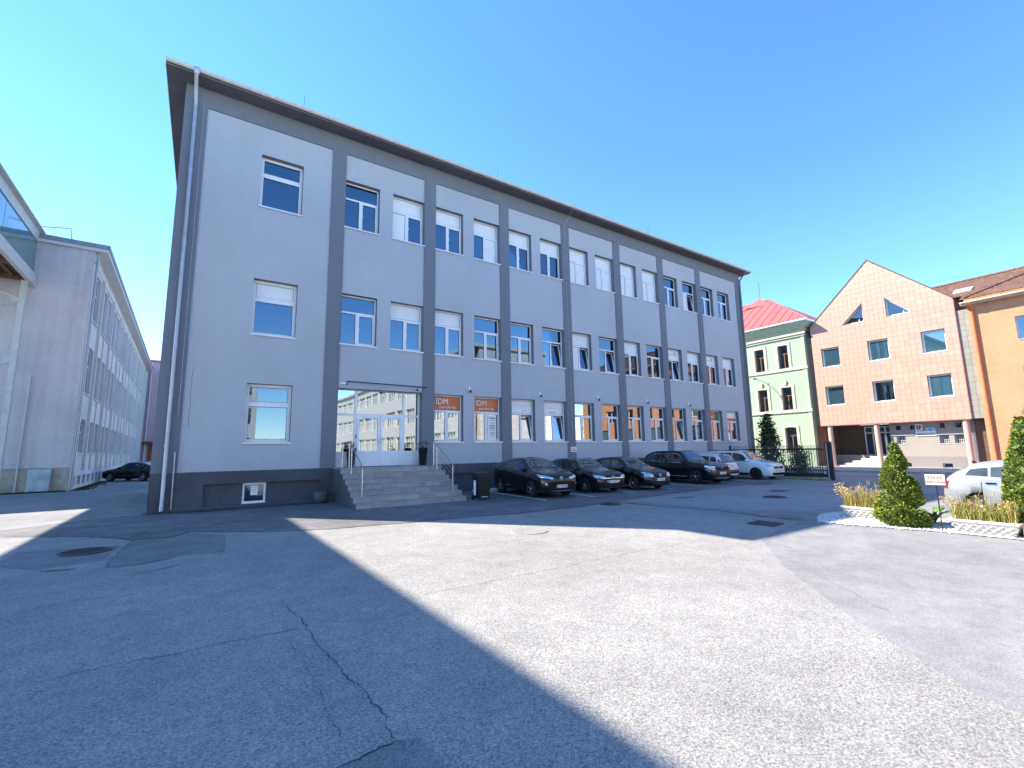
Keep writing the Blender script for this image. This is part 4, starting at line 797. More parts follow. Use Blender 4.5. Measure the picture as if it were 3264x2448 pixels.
# left shaded strip and right grey strip
for xa, xb, yy, zt_, nm in ((-0.66, -0.001, 0.55, 12.4, 'grey_strip'), (X1+0.055, X1+0.93, 0.07, 12.15, 'grey_strip')):
    q = MB(); q.quad((xa, yy+0.03, Z0), (xb, yy+0.03, Z0), (xb, yy+0.03, zt_), (xa, yy+0.03, zt_)); q.box(xa, xb, yy+0.02, 3, Z0-0.02, Z0); q.build('strip_backing', 'greyj', pk)
    nx = 2; nz = int((zt_-Z0)/0.4525)
    for i in range(nx):
        for j in range(nz+1):
            z1 = min(zt_, Z0+(j+1)*0.4525)
            if z1-(Z0+j*0.4525) < 0.05: continue
            w_ = (xb-xa)/nx; put('grey_tile', cached(('gt', round(w_, 3), round(z1-Z0-j*0.4525, 3)), lambda: MB().box(0.006, w_-0.006, 0, 0.025, 0.006, z1-Z0-j*0.4525-0.006).mesh('grey_tile', ['greyt'])), pk, (xa+i*w_, yy, Z0+j*0.4525))
MB().box(-0.66, 0.2, 0.5, 0.6, -0.3, Z0-0.03).build('low_side_wall', 'rust', pk)
# crest and name plate
cr = thing('crest_sign', 'square white plate with red shield crest under the pink overhang', 'sign', (48.5+0.70, 20.18-6.98, 2.96), -math.pi/2)
MB().box(-0.23, 0.23, 0, 0.03, 0, 0.52).build('plate', 'film_w', cr)
sh = [(-0.14, 0.42), (0.14, 0.42), (0.14, 0.22), (0.08, 0.12), (0, 0.07), (-0.08, 0.12), (-0.14, 0.22)]
MB().prism([(x*1.15, z*1.05-0.012) for x, z in sh], -0.012, -0.006).build('shield_edge', 'crestb', cr); MB().prism(sh, -0.02, -0.012).build('shield', 'crest', cr)
b = MB(); b.box(-0.012, 0.012, -0.026, -0.02, 0.16, 0.38); b.box(-0.05, 0.05, -0.026, -0.02, 0.33, 0.35); b.box(-0.065, 0.065, -0.026, -0.02, 0.26, 0.285); b.build('double_cross', 'txt_w', cr)
b = MB(); [b.lathe([(0, 0), (0.045, 0)], 10, (x, -0.024, z), axis='y') for x, z in ((-0.06, 0.13), (0.06, 0.13), (0, 0.15))]; b.build('hills', 'crestb', cr)
sg = thing('name_sign', 'white and pale blue stepped name plate beside the crest', 'sign', (48.5+0.70, 20.18-6.74, 2.50), -math.pi/2)
MB().box(0, 1.30, 0, 0.02, 0, 0.40).build('lower_plate', 'film_w', sg); MB().box(0.66, 1.28, -0.003, 0.02, 0.401, 0.67).build('upper_plate', 'blue_pl', sg); MB().box(0.05, 1.25, -0.004, -0.001, 0.20, 0.23).build('blue_line', 'plate_b', sg)
b = MB(); b.lathe([(0.05, 0), (0.09, 0)], 14, (0.95, -0.006, 0.5), axis='y'); b.build('logo_ring', 'plate_b', sg)

# ------------------------------------------------------------------ orange building
og = thing('orange_building', 'orange rendered building with brown tiled roof beside the pink gable', 'building', (48.4, 9.0, 0), -math.pi/2)
oops = [(2.3+3.3*k, 4.0+3.3*k, c, d) for k in range(6) for c, d in ((9.2, 10.9), (5.5, 7.2))]+[(2.0+5*k, 4.4+5*k, -0.1, 4.5) for k in range(4)]
m_ = MB(); wall(m_, -0.1, 22, -0.3, 12.4, oops, 0, 0.2); m_.quad((-0.1, 0, -0.3), (-0.1, 0, 12.4), (-0.1, 9, 12.4), (-0.1, 9, -0.3)); m_.build('wall', ['orange', 'orange'], og)
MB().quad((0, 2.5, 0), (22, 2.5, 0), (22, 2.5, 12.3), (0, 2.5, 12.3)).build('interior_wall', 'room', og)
for a, b_, c, d in oops:
    wd, ht = b_-a, d-c; f = MB()
    if c > 0:
        ring(f, 0, wd, 0, ht, 0.07, 0, 0.07); f.box(wd/2-0.04, wd/2+0.04, 0, 0.07, 0.07, ht-0.07); f.box(-0.03, wd+0.03, -0.25, 0, -0.03, 0.0); o = f.build('window', 'white', og, (a, 0.2, c)); put('pane', pane_mesh(wd-0.14, ht-0.14, 'glass'), o, (0.07, 0.03, 0.07)); put('blind', blind_mesh(wd/2-0.1, ht*0.75), o, (wd/2+0.04, 0.08, 0.08))
    else: f.box(0, wd, 0, 0.05, 0, ht); [f.box(0.02, wd-0.02, -0.02, 0, 0.02+ht*k/6, ht*(k+1)/6-0.02) for k in range(6)]; f.build('garage_door', [mat('slate_door', (0.10, 0.14, 0.17), rough=0.6)], og, (a, 0.15, c))
m_ = MB(); m_.box(-0.35, 22.3, -0.5, 0, 12.36, 12.46); m_.build('soffit', 'cream2', og)
m_ = MB(); m_.box(-0.1, 22.3, -0.53, -0.5, 12.55, 12.82); m_.build('fascia_board', 'fascia', og)
m_ = MB(); m_.tube([(-0.35, -0.6, 12.50), (22.3, -0.6, 12.50)], 0.07, 10); m_.build('gutter', 'cream2', og)
SLO = 0.463
def rz_(y): return 12.78+SLO*(y+0.5)
m_ = MB(); m_.quad((-0.35, -0.5, rz_(-.5)), (22.3, -0.5, rz_(-.5)), (22.3, 6.0, rz_(6)), (-0.35, 6.0, rz_(6))); m_.quad((-6, 0.7, rz_(.7)), (-0.35, 0.7, rz_(.7)), (-0.35, 6.0, rz_(6)), (-6, 6.0, rz_(6))); m_.quad((-6, 6, rz_(6)), (22.3, 6, rz_(6)), (22.3, 12.5, rz_(-.5)), (-6, 12.5, rz_(-.5))); m_.build('roof', 'rtile', og)
q = MB(); q_r = 0.36
for j in range(20):
    y0 = -0.56+j*0.325
    for i in range(-20, 40):
        if i < -1 and y0 < 0.6: continue
        x0 = i*0.3+(0.15 if j % 2 else 0); h = 0.055+RD.uniform(-.008, .014); o_ = RD.uniform(-.01, .01)
        za, zb = rz_(y0)+h, rz_(y0+0.36)+h-0.035
        q.add([(x0+0.01, y0+o_, za-0.035), (x0+0.29, y0+o_, za-0.035), (x0+0.29, y0+o_, za), (x0+0.15, y0+o_, za+0.035), (x0+0.01, y0+o_, za), (x0+0.29, y0+0.36, zb), (x0+0.15, y0+0.36, zb+0.035), (x0+0.01, y0+0.36, zb)], [(0, 1, 2, 3, 4), (2, 5, 6, 3), (3, 6, 7, 4)])
tag(q.build('roof_tiles', 'rtile', og), kind='stuff')
m_ = MB(); m_.tube([(-6, 6, rz_(6)+0.08), (22.3, 6, rz_(6)+0.08)], 0.12, 8); m_.build('ridge', 'rtile', og)
m_ = MB(); m_.tube([(-0.1, -0.45, rz_(-.45)+0.09), (2.68, 3.57, rz_(3.57)+0.09), (4.4, 6.0, rz_(6)+0.1)], 0.10, 6); m_.build('hip_ridge', 'rtile', og)
f = MB(); y0, y1 = 1.85, 2.75
f.add([(-1.1, y0, rz_(y0)+0.05), (0.0, y0, rz_(y0)+0.05), (0.0, y1, rz_(y1)+0.05), (-1.1, y1, rz_(y1)+0.05), (-1.1, y0, rz_(y0)+0.17), (0.0, y0, rz_(y0)+0.17), (0.0, y1, rz_(y1)+0.17), (-1.1, y1, rz_(y1)+0.17)], [(0, 1, 5, 4), (1, 2, 6, 5), (2, 3, 7, 6), (3, 0, 4, 7), (4, 5, 6, 7)])
o = f.build('skylight', 'gutter', og); MB().add([(-0.98, y0+0.1, rz_(y0+.1)+0.18), (-0.12, y0+0.1, rz_(y0+.1)+0.18), (-0.12, y1-0.1, rz_(y1-.1)+0.18), (-0.98, y1-0.1, rz_(y1-.1)+0.18)], [(0, 1, 2, 3)]).build('pane', [mat('skylight_pane', (0.55, 0.62, 0.62), rough=0.15)], o)
downpipe(og, [(0.22, -0.6, 12.45), (0.22, -0.1, 11.9), (0.22, -0.1, 0)], 0.085, 'opipe', [(z, 0.22, -0.1) for z in (2.5, 6, 9)])
downpipe(og, [(1.6, -0.06, 3.6), (1.2, -0.06, 3.2), (1.2, -0.06, 0.2)], 0.04, 'opipe', [], 'service_pipe')

# ------------------------------------------------------------------ green building
gr = thing('green_building', 'pale green old building with cream window surrounds and red roof', 'building', (48.3, 30.0, 0), -math.pi/2)
GX = 9.27
gops = [(x, x+0.98, c, d) for x in (1.94, 4.32, 6.70) for c, d in ((9.60, 11.95), (5.42, 7.68))]+[(x, x+1.1, 1.4, 3.72) for x in (1.95, 4.28, 6.66)]
m_ = MB(); wall(m_, -6, GX, -0.3, 13.2, gops, 0, 0.3, 0, 1); m_.quad((GX, 0, -0.3), (GX, 0, 13.2), (GX, 9, 13.2), (GX, 9, -0.3)); m_.build('wall', ['green', 'cream'], gr)
MB().quad((-6, 2.5, 0), (GX, 2.5, 0), (GX, 2.5, 13), (-6, 2.5, 13)).build('interior_wall', 'room', gr)
for a, b_, c, d in gops:
    wd, ht = b_-a, d-c; f = MB()
    ring(f, 0, wd, 0, ht, 0.08, 0, 0.07); f.box(wd/2-0.04, wd/2+0.04, 0, 0.07, 0.08, ht*0.62); f.box(0.08, wd-0.08, 0, 0.07, ht*0.62, ht*0.62+0.08); o = f.build('window', 'brownframe', gr, (a, 0.24, c)); put('pane', pane_mesh(wd-0.16, ht-0.16, 'glass'), o, (0.08, 0.03, 0.08))
    put('blind', blind_mesh(wd*0.5, 0.28), o, (wd*0.45, 0.1, ht*0.62)); MB().box(-0.06, wd+0.06, -0.32, 0, -0.05, 0).build('sill', 'brownframe', o)
    s = MB(); sw = 0.24; arch = c < 2
    s.box(a-sw, a-0.001, -0.06, -0.001, c-0.1, d+(0.0 if arch else sw)); s.box(b_+0.001, b_+sw, -0.06, -0.001, c-0.1, d+(0.0 if arch else sw))
    if not arch: s.box(a-0.001, b_+0.001, -0.06, -0.001, d+0.001, d+sw)
    else:
        n = 10; P = [(a-sw+(wd+2*sw)*k/n, d+0.30*math.sin(math.pi*k/n)+0.10) for k in range(n+1)]; Q = [(a+wd*k/n, d-0.10*(1-math.sin(math.pi*k/n))+0.0) for k in range(n+1)]
        for k in range(n): s.prism([Q[k], Q[k+1], P[k+1], P[k]], -0.06, -0.001)
    s.build('surround', 'cream', gr)
    if 5 < c < 6: MB().prism([((a+b_)/2-0.1, d+sw+0.02), ((a+b_)/2+0.1, d+sw+0.02), ((a+b_)/2+0.06, d+sw+0.42), ((a+b_)/2-0.06, d+sw+0.42)], -0.16, -0.001).build('keystone', 'cream', gr)
for z0, z1, p_, m in ((9.30, 9.58, 0.10, 'cream'), (5.12, 5.40, 0.12, 'cream'), (12.55, 12.72, 0.12, 'cream'), (12.75, 12.95, 0.22, 'cream')): MB().box(-6, GX+p_, -p_, -0.001, z0, z1).build('string_course', m, gr)
m_ = MB(); m_.prism([(0, 0), (0.001, 0)], 0, 0.001) if False else None
m_ = MB(); P = [(0, 13.0), (-0.18, 13.05), (-0.22, 13.3), (-0.45, 13.45), (-0.62, 13.7), (-0.66, 13.92), (0.0, 13.95)]
n = len(P); vs = [(-6, y, z) for y, z in P]+[(GX-y, y, z) for y, z in P]; m_.add(vs, [(i, n+i, n+(i+1) % n, (i+1) % n) for i in range(n)])
vs = [(GX-y, y, z) for y, z in P]+[(GX-y, 9.0, z) for y, z in P]; m_.add(vs, [(i, n+i, n+(i+1) % n, (i+1) % n) for i in range(n)]); m_.build('cornice', 'greentrim', gr)
MB().box(GX-0.30, GX+0.03, -0.05, -0.001, -0.3, 12.5).build('corner_pilaster', 'greentrim', gr)
for z in (7.6, 7.05, 6.5, 5.95, 5.55): 
    xs_ = [-6, 1.7, 3.16, 4.08, 5.54, 6.46, 7.92, GX-0.42]
    for k in range(0, 8, 2): MB().box(xs_[k], xs_[k+1], -0.008, -0.001, z-0.022, z+0.022).build('groove', 'greentrim', gr)
for z in (3.5, 2.9, 2.3, 1.7, 1.1): MB().box(7.98, GX-0.42, -0.008, -0.001, z-0.022, z+0.022).build('groove', 'greentrim', gr)
MB().tube([(-6, -0.78, 14.0), (GX+0.8, -0.78, 14.0)], 0.08, 10).build('gutter', 'white', gr)
RX, RY, RZ, EX = 3.6, 5.6, 18.75, GX+0.75
def roofpt(x, s):  # s 0 eave .. 1 ridge on the front slope
    return (x, -0.75+s*(RY+0.75), 14.02+s*(RZ-14.02))
NP = 17; pw = (EX+6)/NP
for k in range(NP):
    xa, xb = -6+k*pw, -6+(k+1)*pw
    def top(x): return 1.0 if x <= RX else max(0.0, (EX-x)/(EX-RX))
    pts = [roofpt(xa, 0), roofpt(xb, 0), roofpt(xb, top(xb)), roofpt(xa, top(xa))]
    if top(xa) >= 1 and xb > RX: pts.insert(3, roofpt(RX, 1.0))
    if top(xb) < 1e-6: pts.pop(2)
    q = MB(); q.add(pts, [tuple(range(len(pts)))])
    q.tube([tuple(Vector(roofpt(xa, 0.0))+Vector((0, 0, 0.03))), tuple(Vector(roofpt(xa, top(xa)))+Vector((0, 0, 0.03)))], 0.028, 4, 1); q.build('roof_panel', ['redroof', 'redseam' if 'redseam' in M else 'pinktrim'], gr)
for k in range(6):
    ya, yb = -0.75+k*2.12, -0.75+(k+1)*2.12
    def rp(y, s): return (EX-s*(EX-RX), y, 14.02+s*(RZ-14.02))
    def tp(y): return max(0.0, 1-abs(y-RY)/(RY+0.75))
    pts = [rp(ya, 0), rp(yb, 0), rp(yb, tp(yb)), rp(ya, tp(ya))]
    if ya < RY < yb: pts.insert(3, rp(RY, 1.0))
    q = MB(); q.add(pts, [tuple(range(len(pts)))]); q.build('roof_panel', 'redroof', gr)
MB().quad((-6, RY, RZ), (RX, RY, RZ), (RX+1, 12, 14.1), (-6, 12, 14.1)).build('roof_panel', 'redroof', gr)
b = MB(); b.tube([(-6, RY, RZ+0.05), (RX, RY, RZ+0.05)], 0.07, 6); b.tube([(RX, RY, RZ+0.05), (EX, -0.75, 14.07)], 0.06, 6); b.tube([(2.6, RY-0.2, RZ-0.1), (-5.5, -0.6, 14.2)], 0.04, 6); b.build('roof_ridge', 'pinktrim', gr)
MB().add([(1.4, RY-1.3, RZ-0.7), (4.0, RY-1.0, RZ-0.8), (2.6, RY, RZ+0.55), (2.6, RY+1.5, RZ-0.4)], [(0, 1, 2), (1, 3, 2), (3, 0, 2)]).build('roof_cap', 'redroof', gr)
MB().tube([(2.6, RY, RZ+0.5), (2.6, RY, RZ+2.4)], 0.02, 6).build('lightning_rod', 'blackmetal', gr)
for k in range(5): MB().box(5.6+k*1.0, 5.75+k*1.0, -0.5, -0.42, 14.2, 14.34).build('snow_stop', 'redroof', gr)
lm = thing('wall_street_lamp', 'street lamp on a bracket arm casting a shadow on the green wall', 'street lamp', (48.3, 24.6, 8.25), -math.pi/2)
MB().box(-0.06, 0.06, -0.03, 0, -0.15, 0.15).build('wall_plate', 'zinc', lm); MB().tube([(0, -0.02, 0), (-0.15, -0.6, 0.25), (-0.35, -1.35, 0.42)], 0.03, 8).build('arm', 'zinc', lm)
b = MB(); b.tube([(-0.33, -1.3, 0.42), (-0.42, -1.6, 0.48), (-0.52, -1.95, 0.50)], [0.07, 0.15, 0.08], 12); b.build('lamp_head', 'steelw', lm)
# pavement in front
pv = MB(); pv.box(41.6, 48.49, 4, 26, -0.19, -0.045); pv.box(48.49, 54, 4, 26, -0.19, -0.046); tag(pv.build('pavement', 'kerb'), kind='structure')
for k in range(22): MB().bbox(41.42, 41.595, 4+k, 4.985+k, -0.19, -0.04, 0.015).build('kerb_stone', 'kerb', bpy.data.objects['pavement'])

# ------------------------------------------------------------------ cars
def interp(tab, x):
    """smooth monotone interpolation through (x, value) pairs"""
    if x <= tab[0][0]: return tab[0][1]
    if x >= tab[-1][0]: return tab[-1][1]
    n = len(tab)
    for i in range(n-1):
        if tab[i][0] <= x <= tab[i+1][0]: break
    def sl(k): return (tab[k+1][1]-tab[k][1])/(tab[k+1][0]-tab[k][0])
    def tg(k):
        if k == 0: return sl(0)
        if k == n-1: return sl(n-2)
        a, b = sl(k-1), sl(k)
        return 0 if a*b <= 0 else 2*a*b/(a+b)
    h = tab[i+1][0]-tab[i][0]; t = (x-tab[i][0])/h; m0, m1 = tg(i)*h, tg(i+1)*h
    return (2*t**3-3*t*t+1)*tab[i][1]+(t**3-2*t*t+t)*m0+(-2*t**3+3*t*t)*tab[i+1][1]+(t**3-t*t)*m1
class Body:
    def __init__(s, sp):
        s.sp = sp; s.L, s.W = sp['L'], sp['W']
    def top(s, x): return interp(s.sp['top'], x)
    def belt(s, x): return min(interp(s.sp['belt'], x), s.top(x)-0.015)
    def bot(s, x): return interp(s.sp['bot'], x)
    def half(s, x): return interp(s.sp['plan'], x)*s.W/2
    def section(s, x):
        zt, zb, b, w = s.top(x), s.bot(x), s.belt(x), s.half(x)
        gh = zt-b; tum = s.sp.get('tum', 0.30); wr = max(w*0.5, w*0.93-gh*tum-0.02)
        e = min(0.16, gh*0.42)
        return [(0.0, zb), (w*0.78, zb), (w*0.95, zb+0.06), (w*0.985, zb+0.2*(b-zb)+0.03), (w, zb+0.5*(b-zb)), (w*0.995, zb+0.72*(b-zb)), (w*0.965, b-0.03*(b-zb)), (w*0.93, b+gh*0.03),
                (w*0.93+(wr-w*0.93)*0.55, b+(gh-e)*0.5), (wr, zt-e), (wr-0.055, zt-e*0.32), (wr-0.17, zt-e*0.05), (wr*0.45, zt+0.008), (0.0, zt+0.012)]
    def y_at(s, x, z):
        S = s.section(x)
        for i in range(1, len(S)-1):
            (y0, z0), (y1, z1) = S[i], S[i+1]
            if z0 <= z <= z1 and z1 > z0: return y0+(y1-y0)*(z-z0)/(z1-z0)
        return S[-2][0]
    def z_at(s, x, y):
        S = s.section(x)
        for i in range(len(S)-1, 6, -1):
            (y0, z0), (y1, z1) = S[i-1], S[i]
            if y1 <= y <= y0 and y0 > y1: return z0+(z1-z0)*(y0-y)/(y0-y1)
        return s.belt(x)
    def nose(s, y, z, rear=False):
        """x where the front (or rear) surface lies at this y,z"""
        y = abs(y); N = 260
        for k in range(N):
            x = (s.L*0.3)*k/N
            if rear: x = s.L-x
            if s.half(x) < y: continue
            if z > s.top(x)+0.01 or z < s.bot(x): continue
            if s.y_at(x, z) >= y: return x
        return s.L*0.3 if not rear else s.L*0.7
def car(name, label, cat, sp, x, y, heading, group='cars parked in the yard', z=0.0):
    """heading = direction the nose points, as an angle from +X"""
    B = Body(sp); L, W = B.L, B.W; t = thing(name, label, cat, (x, y, z), heading, group); X = lambda a: L/2-a   # body x runs nose->tail, local +x is forward
    N = 64; xs = [L*k/(N-1) for k in range(N)]; xs = sorted(set(xs+[0.012, 0.03, 0.06, L-0.012, L-0.03]))
    mb = MB(); n = None
    for a in xs:
        S = B.section(a); ringp = [(X(a), yy, zz) for yy, zz in S]+[(X(a), -yy, zz) for yy, zz in S[-2:0:-1]]
        n = len(ringp); mb.v += ringp
    for i in range(len(xs)-1):
        for k in range(n): mb.f.append((i*n+k, i*n+(k+1) % n, (i+1)*n+(k+1) % n, (i+1)*n+k)); mb.m.append(0); mb.sm.append(True)
    mb.f.append(tuple(range(n-1, -1, -1))); mb.m.append(0); mb.sm.append(False); o = (len(xs)-1)*n; mb.f.append(tuple(o+k for k in range(n))); mb.m.append(0); mb.sm.append(False)
    R = sp['wr']; wx = (sp['fo'], sp['fo']+sp['wb']); me = mb.mesh('body', [sp['paint'], 'well'])
    bo = bpy.data.objects.new('tmpb', me); COL.objects.link(bo); cu = MB()
    bm = bmesh.new(); bm.from_mesh(me); bmesh.ops.recalc_face_normals(bm, faces=bm.faces); bm.to_mesh(me); bm.free()
    cutters = []
    for a in wx:
        for sd in (-1, 1):
            c_ = MB(); c_.lathe([(R+0.055, -0.17), (R+0.055, 0.17)], 28, (X(a), sd*(W/2-0.09), R+0.01), axis='y'); v0 = 0; nn = 28
            c_.f += [tuple(range(nn)), tuple(range(2*nn-1, nn-1, -1))]; c_.m += [0, 0]; c_.sm += [False, False]
            cm = c_.mesh('c', ['well']); bb = bmesh.new(); bb.from_mesh(cm); bmesh.ops.recalc_face_normals(bb, faces=bb.faces); bb.to_mesh(cm); bb.free()
            co = bpy.data.objects.new('tmpc', cm); COL.objects.link(co); cutters.append(co); md = bo.modifiers.new('b', 'BOOLEAN'); md.operation = 'DIFFERENCE'; md.solver = 'EXACT'; md.object = co
    dg = bpy.context.evaluated_depsgraph_get(); dg.update(); nm = bpy.data.meshes.new_from_object(bo.evaluated_get(dg)); nm.name = 'body'
    for co in cutters+[bo]: bpy.data.objects.remove(co)
    nm.materials.clear(); nm.materials.append(sp['paint']); nm.materials.append(M['well'])
    for p in nm.polygons:
        c = p.center; p.material_index = 0
        for a in wx:
            d = math.hypot(c.x-X(a), c.z-R-0.01)
            if d < R+0.062 and abs(c.y) > W/2-0.262 and abs(c.y) < W/2+0.02 and (d < R+0.05 or abs(p.normal.y) < 0.3): p.material_index = 1
    put('body', nm, t)
    P = lambda a, yy, zz: (X(a), yy, zz)
    def side_patch(nm_, m, xa, xb, zlo, zhi, off, n_=10, nz=4, both=True):
        for sd in ((1, -1) if both else (1,)):
            q = MB(); vs = []
            for i in range(n_+1):
                a = xa+(xb-xa)*i/n_; l, h = zlo(a), zhi(a)
                if h < l: h = l+0.001
                for j in range(nz+1): zz = l+(h-l)*j/nz; vs.append(P(a, sd*(B.y_at(a, zz)+off), zz))
            q.add(vs, [(i*(nz+1)+j, (i+1)*(nz+1)+j, (i+1)*(nz+1)+j+1, i*(nz+1)+j+1) for i in range(n_) for j in range(nz)], 0, True); q.build(nm_, m, t)
    def front_patch(nm_, m, y0, y1, zlo, zhi, off=0.008, rear=False, n_=8, nz=3, mirror=False, thick=True):
        for sd in ((1, -1) if mirror else (1,)):
            q = MB(); vs = []
            for i in range(n_+1):
                yy = y0+(y1-y0)*i/n_; l, h = zlo(yy), zhi(yy); yy *= min(1.0, W/1.8)
                for j in range(nz+1):
                    zz = l+(h-l)*j/nz; a = B.nose(yy, zz, rear); a = min(a, 0.5) if not rear else max(a, L-0.35); vs.append((X(a)+(off if not rear else -off), sd*(yy*(1+off*0.6)), zz))
            q.add(vs, [(i*(nz+1)+j, (i+1)*(nz+1)+j, (i+1)*(nz+1)+j+1, i*(nz+1)+j+1) for i in range(n_) for j in range(nz)], 0, True); o_ = q.build(nm_, m, t)
        return o_
    # glazing
    ws0, ws1, rw0, rw1 = sp['ws']          # windscreen start/end, rear screen start/end
    for nm_, a0, a1, k0 in (('windscreen', ws0, ws1, 0.86), ('rear_window', rw0, rw1, 0.80)):
        q = MB(); vs = []; n_, m_ = 8, 10
        for i in range(n_+1):
            a = a0+(a1-a0)*i/n_; S = B.section(a); yw = max(0.2, S[10][0]+0.02)*(k0+0.14)
            dz = (B.top(a+0.03)-B.top(a-0.03))/0.06; nx, nz_ = -dz, 1.0; ln = math.hypot(nx, nz_)
            for j in range(m_+1):
                yy = yw*(2*j/m_-1); vs.append((X(a)-nx/ln*0.007*(1), yy, B.z_at(a, abs(yy))+nz_/ln*0.007))
        vs2 = vs; q.add(vs2, [(i*(m_+1)+j, (i+1)*(m_+1)+j, (i+1)*(m_+1)+j+1, i*(m_+1)+j+1) for i in range(n_) for j in range(m_)], 0, True); q.build(nm_, 'cargl3', t)
    def glo(a): return B.belt(a)+0.035
    def ghi(a):
        gh = B.top(a)-B.belt(a); e = min(0.16, gh*0.42); return B.top(a)-e*0.80-0.015
    for (a, b_) in sp['win']:
        side_patch('side_window', sp.get('gm', 'cargl'), a, b_, glo, lambda q_: min(ghi(q_), glo(q_)+max(0.0, (q_-sp['win'][0][0])*0.85+0.02), glo(q_)+max(0, (sp['win'][-1][1]-q_)*sp.get('tailk', 1.6)+0.02)), 0.005, 14, 4)
    if sp.get('trimline'):
        side_patch('window_trim', 'chrome', sp['win'][0][0]-0.02, sp['win'][-1][1]+0.03, lambda a: B.belt(a)+0.012, lambda a: B.belt(a)+0.028, 0.008, 16, 1)
    if sp.get('trimtop'):
        side_patch('window_trim', 'chrome', sp['win'][0][0]+0.1, sp['win'][-1][1]-0.02, lambda q_: min(ghi(q_), glo(q_)+max(0.0, (q_-sp['win'][0][0])*0.85+0.02), glo(q_)+max(0, (sp['win'][-1][1]-q_)*sp.get('tailk', 1.6)+0.02))+0.003, lambda q_: min(ghi(q_), glo(q_)+max(0.0, (q_-sp['win'][0][0])*0.85+0.02), glo(q_)+max(0, (sp['win'][-1][1]-q_)*sp.get('tailk', 1.6)+0.02))+0.02, 0.008, 16, 1)
    # doors, seams, handles, sills
    for i, (a, b_) in enumerate(sp['doors']):
        side_patch('door', sp['paint'], a+0.012, b_-0.012, lambda q_: B.bot(q_)+0.16, lambda q_: B.belt(q_)-0.012, 0.007, 8, 5)
        for sd in (1, -1):
            hz = B.belt(b_-0.15)-0.12; MB().bbox(-0.09, 0.09, -0.018, 0.018, -0.016, 0.016, 0.005).build('door_handle', sp.get('hm', sp['paint']), t, P(b_-0.17, sd*(B.y_at(b_-0.17, hz)+0.018), hz))
    for a in sorted({v for d in sp['doors'] for v in d}): side_patch('door_seam', 'grille', a-0.006, a+0.006, lambda q_: B.bot(q_)+0.14, lambda q_: B.belt(q_)-0.004, 0.004, 1, 5)
    side_patch('sill_trim', sp.get('sillm', 'grille'), wx[0]+R+0.08, wx[1]-R-0.08, lambda q_: B.bot(q_)+0.065, lambda q_: B.bot(q_)+sp.get('sillh', 0.13), 0.012, 6, 2)
    if sp.get('sillchrome'): side_patch('sill_strip', 'chrome', wx[0]+R+0.1, wx[1]-R-0.1, lambda q_: B.bot(q_)+0.135, lambda q_: B.bot(q_)+0.16, 0.014, 4, 1)
    if sp.get('clad'):
        for a in wx:
            for sd in (1, -1):
                q = MB(); vs = []
                for k in range(19):
                    th = math.pi*k/18
                    for rr in (R+0.05, R+0.12): aa = a-math.cos(th)*rr; zz = R+math.sin(th)*rr; vs.append(P(aa, sd*(min(B.y_at(max(0.02, min(L-.02, aa)), max(zz, B.bot(aa)+0.07)), W/2)+0.012), zz))
                q.add(vs, [(2*k, 2*k+1, 2*k+3, 2*k+2) for k in range(18)], 0, True); q.build('arch_trim', 'grille', t)
    for sd in (1, -1):
        a = sp['win'][0][0]+0.10; zz = B.belt(a)+0.09
        q = MB(); q.lathe([(0.0, -0.10), (0.055, -0.085), (0.085, -0.03), (0.09, 0.03), (0.06, 0.085), (0, 0.10)], 12, axis='y')
        for i, v in enumerate(q.v): q.v[i] = (v[0]*0.75, v[1], v[2]*0.9)
        q.build('mirror', sp.get('mm', sp['paint']), t, P(a, sd*(B.y_at(a, zz)+0.10), zz))
    # front
    F = sp['front']
    front_patch('headlight', 'lens', *F['hl'][:2], *F['hl'][2:], mirror=True, n_=10, off=0.010)
    if 'drl' in F: front_patch('light_strip', 'chrome', *F['drl'][:2], *F['drl'][2:], mirror=True, n_=8, off=0.013)
    for nm_, m, y1, zl, zh in F['bars']: front_patch(nm_, m, -y1, y1, zl, zh, off=0.011 if m == 'grille' else 0.015, n_=14)
    if 'fog' in F: front_patch('fog_lamp', 'lens', *F['fog'][:2], lambda y_: F['fog'][2], lambda y_: F['fog'][3], mirror=True, n_=3, off=0.014)
    pz, txt = F['plate']; xa = B.nose(0.2, pz)
    def plate(xl, face, s_):
        p = bpy.data.objects.new('number_plate', None); COL.objects.link(p); p.parent = t; p.location = (xl, 0, pz if face > 0 else sp['rear']['plate'][0]); p.rotation_euler = (0, 0, math.pi/2 if face > 0 else -math.pi/2)
        MB().bbox(-0.26, 0.26, 0, 0.012, -0.056, 0.056, 0.004).build('plate_body', 'plate_w', p); MB().box(-0.258, -0.215, -0.003, -0.001, -0.053, 0.053).build('blue_band', 'plate_b', p); text('plate_text', s_, 0.095, 'txt_k', p, (0.025, -0.004, -0.004), sx=0.9)
    plate(X(xa)+0.022, 1, txt)
    if F.get('emblem'):
        ez, er, ch = F['emblem']; xa = B.nose(0.0, ez)
        q = MB(); q.lathe([(er*0.78, 0.012), (er*0.9, 0.02), (er, 0.0)], 20, axis='y'); q.lathe([(0, 0.006), (er*0.8, 0.006)], 20, axis='y', mi=1)
        eo = q.build('emblem', ['chrome', 'grille'], t, (X(xa)+0.012, 0, ez), (0, 0, -math.pi/2))
        if ch == 'ring':
            b = MB(); b.lathe([(er*0.35, 0.014), (er*0.5, 0.014)], 14, axis='y'); b.build('emblem_mark', 'chrome', eo)
        elif ch: text('emblem_mark', ch, er*1.5, 'chrome', eo, (0, 0.02, 0), rot=(math.pi/2, 0, math.pi))
    # rear
    Rr = sp['rear']
    front_patch('tail_light', 'redlens', *Rr['tl'][:2], *Rr['tl'][2:], rear=True, mirror=True, n_=6, off=0.010)
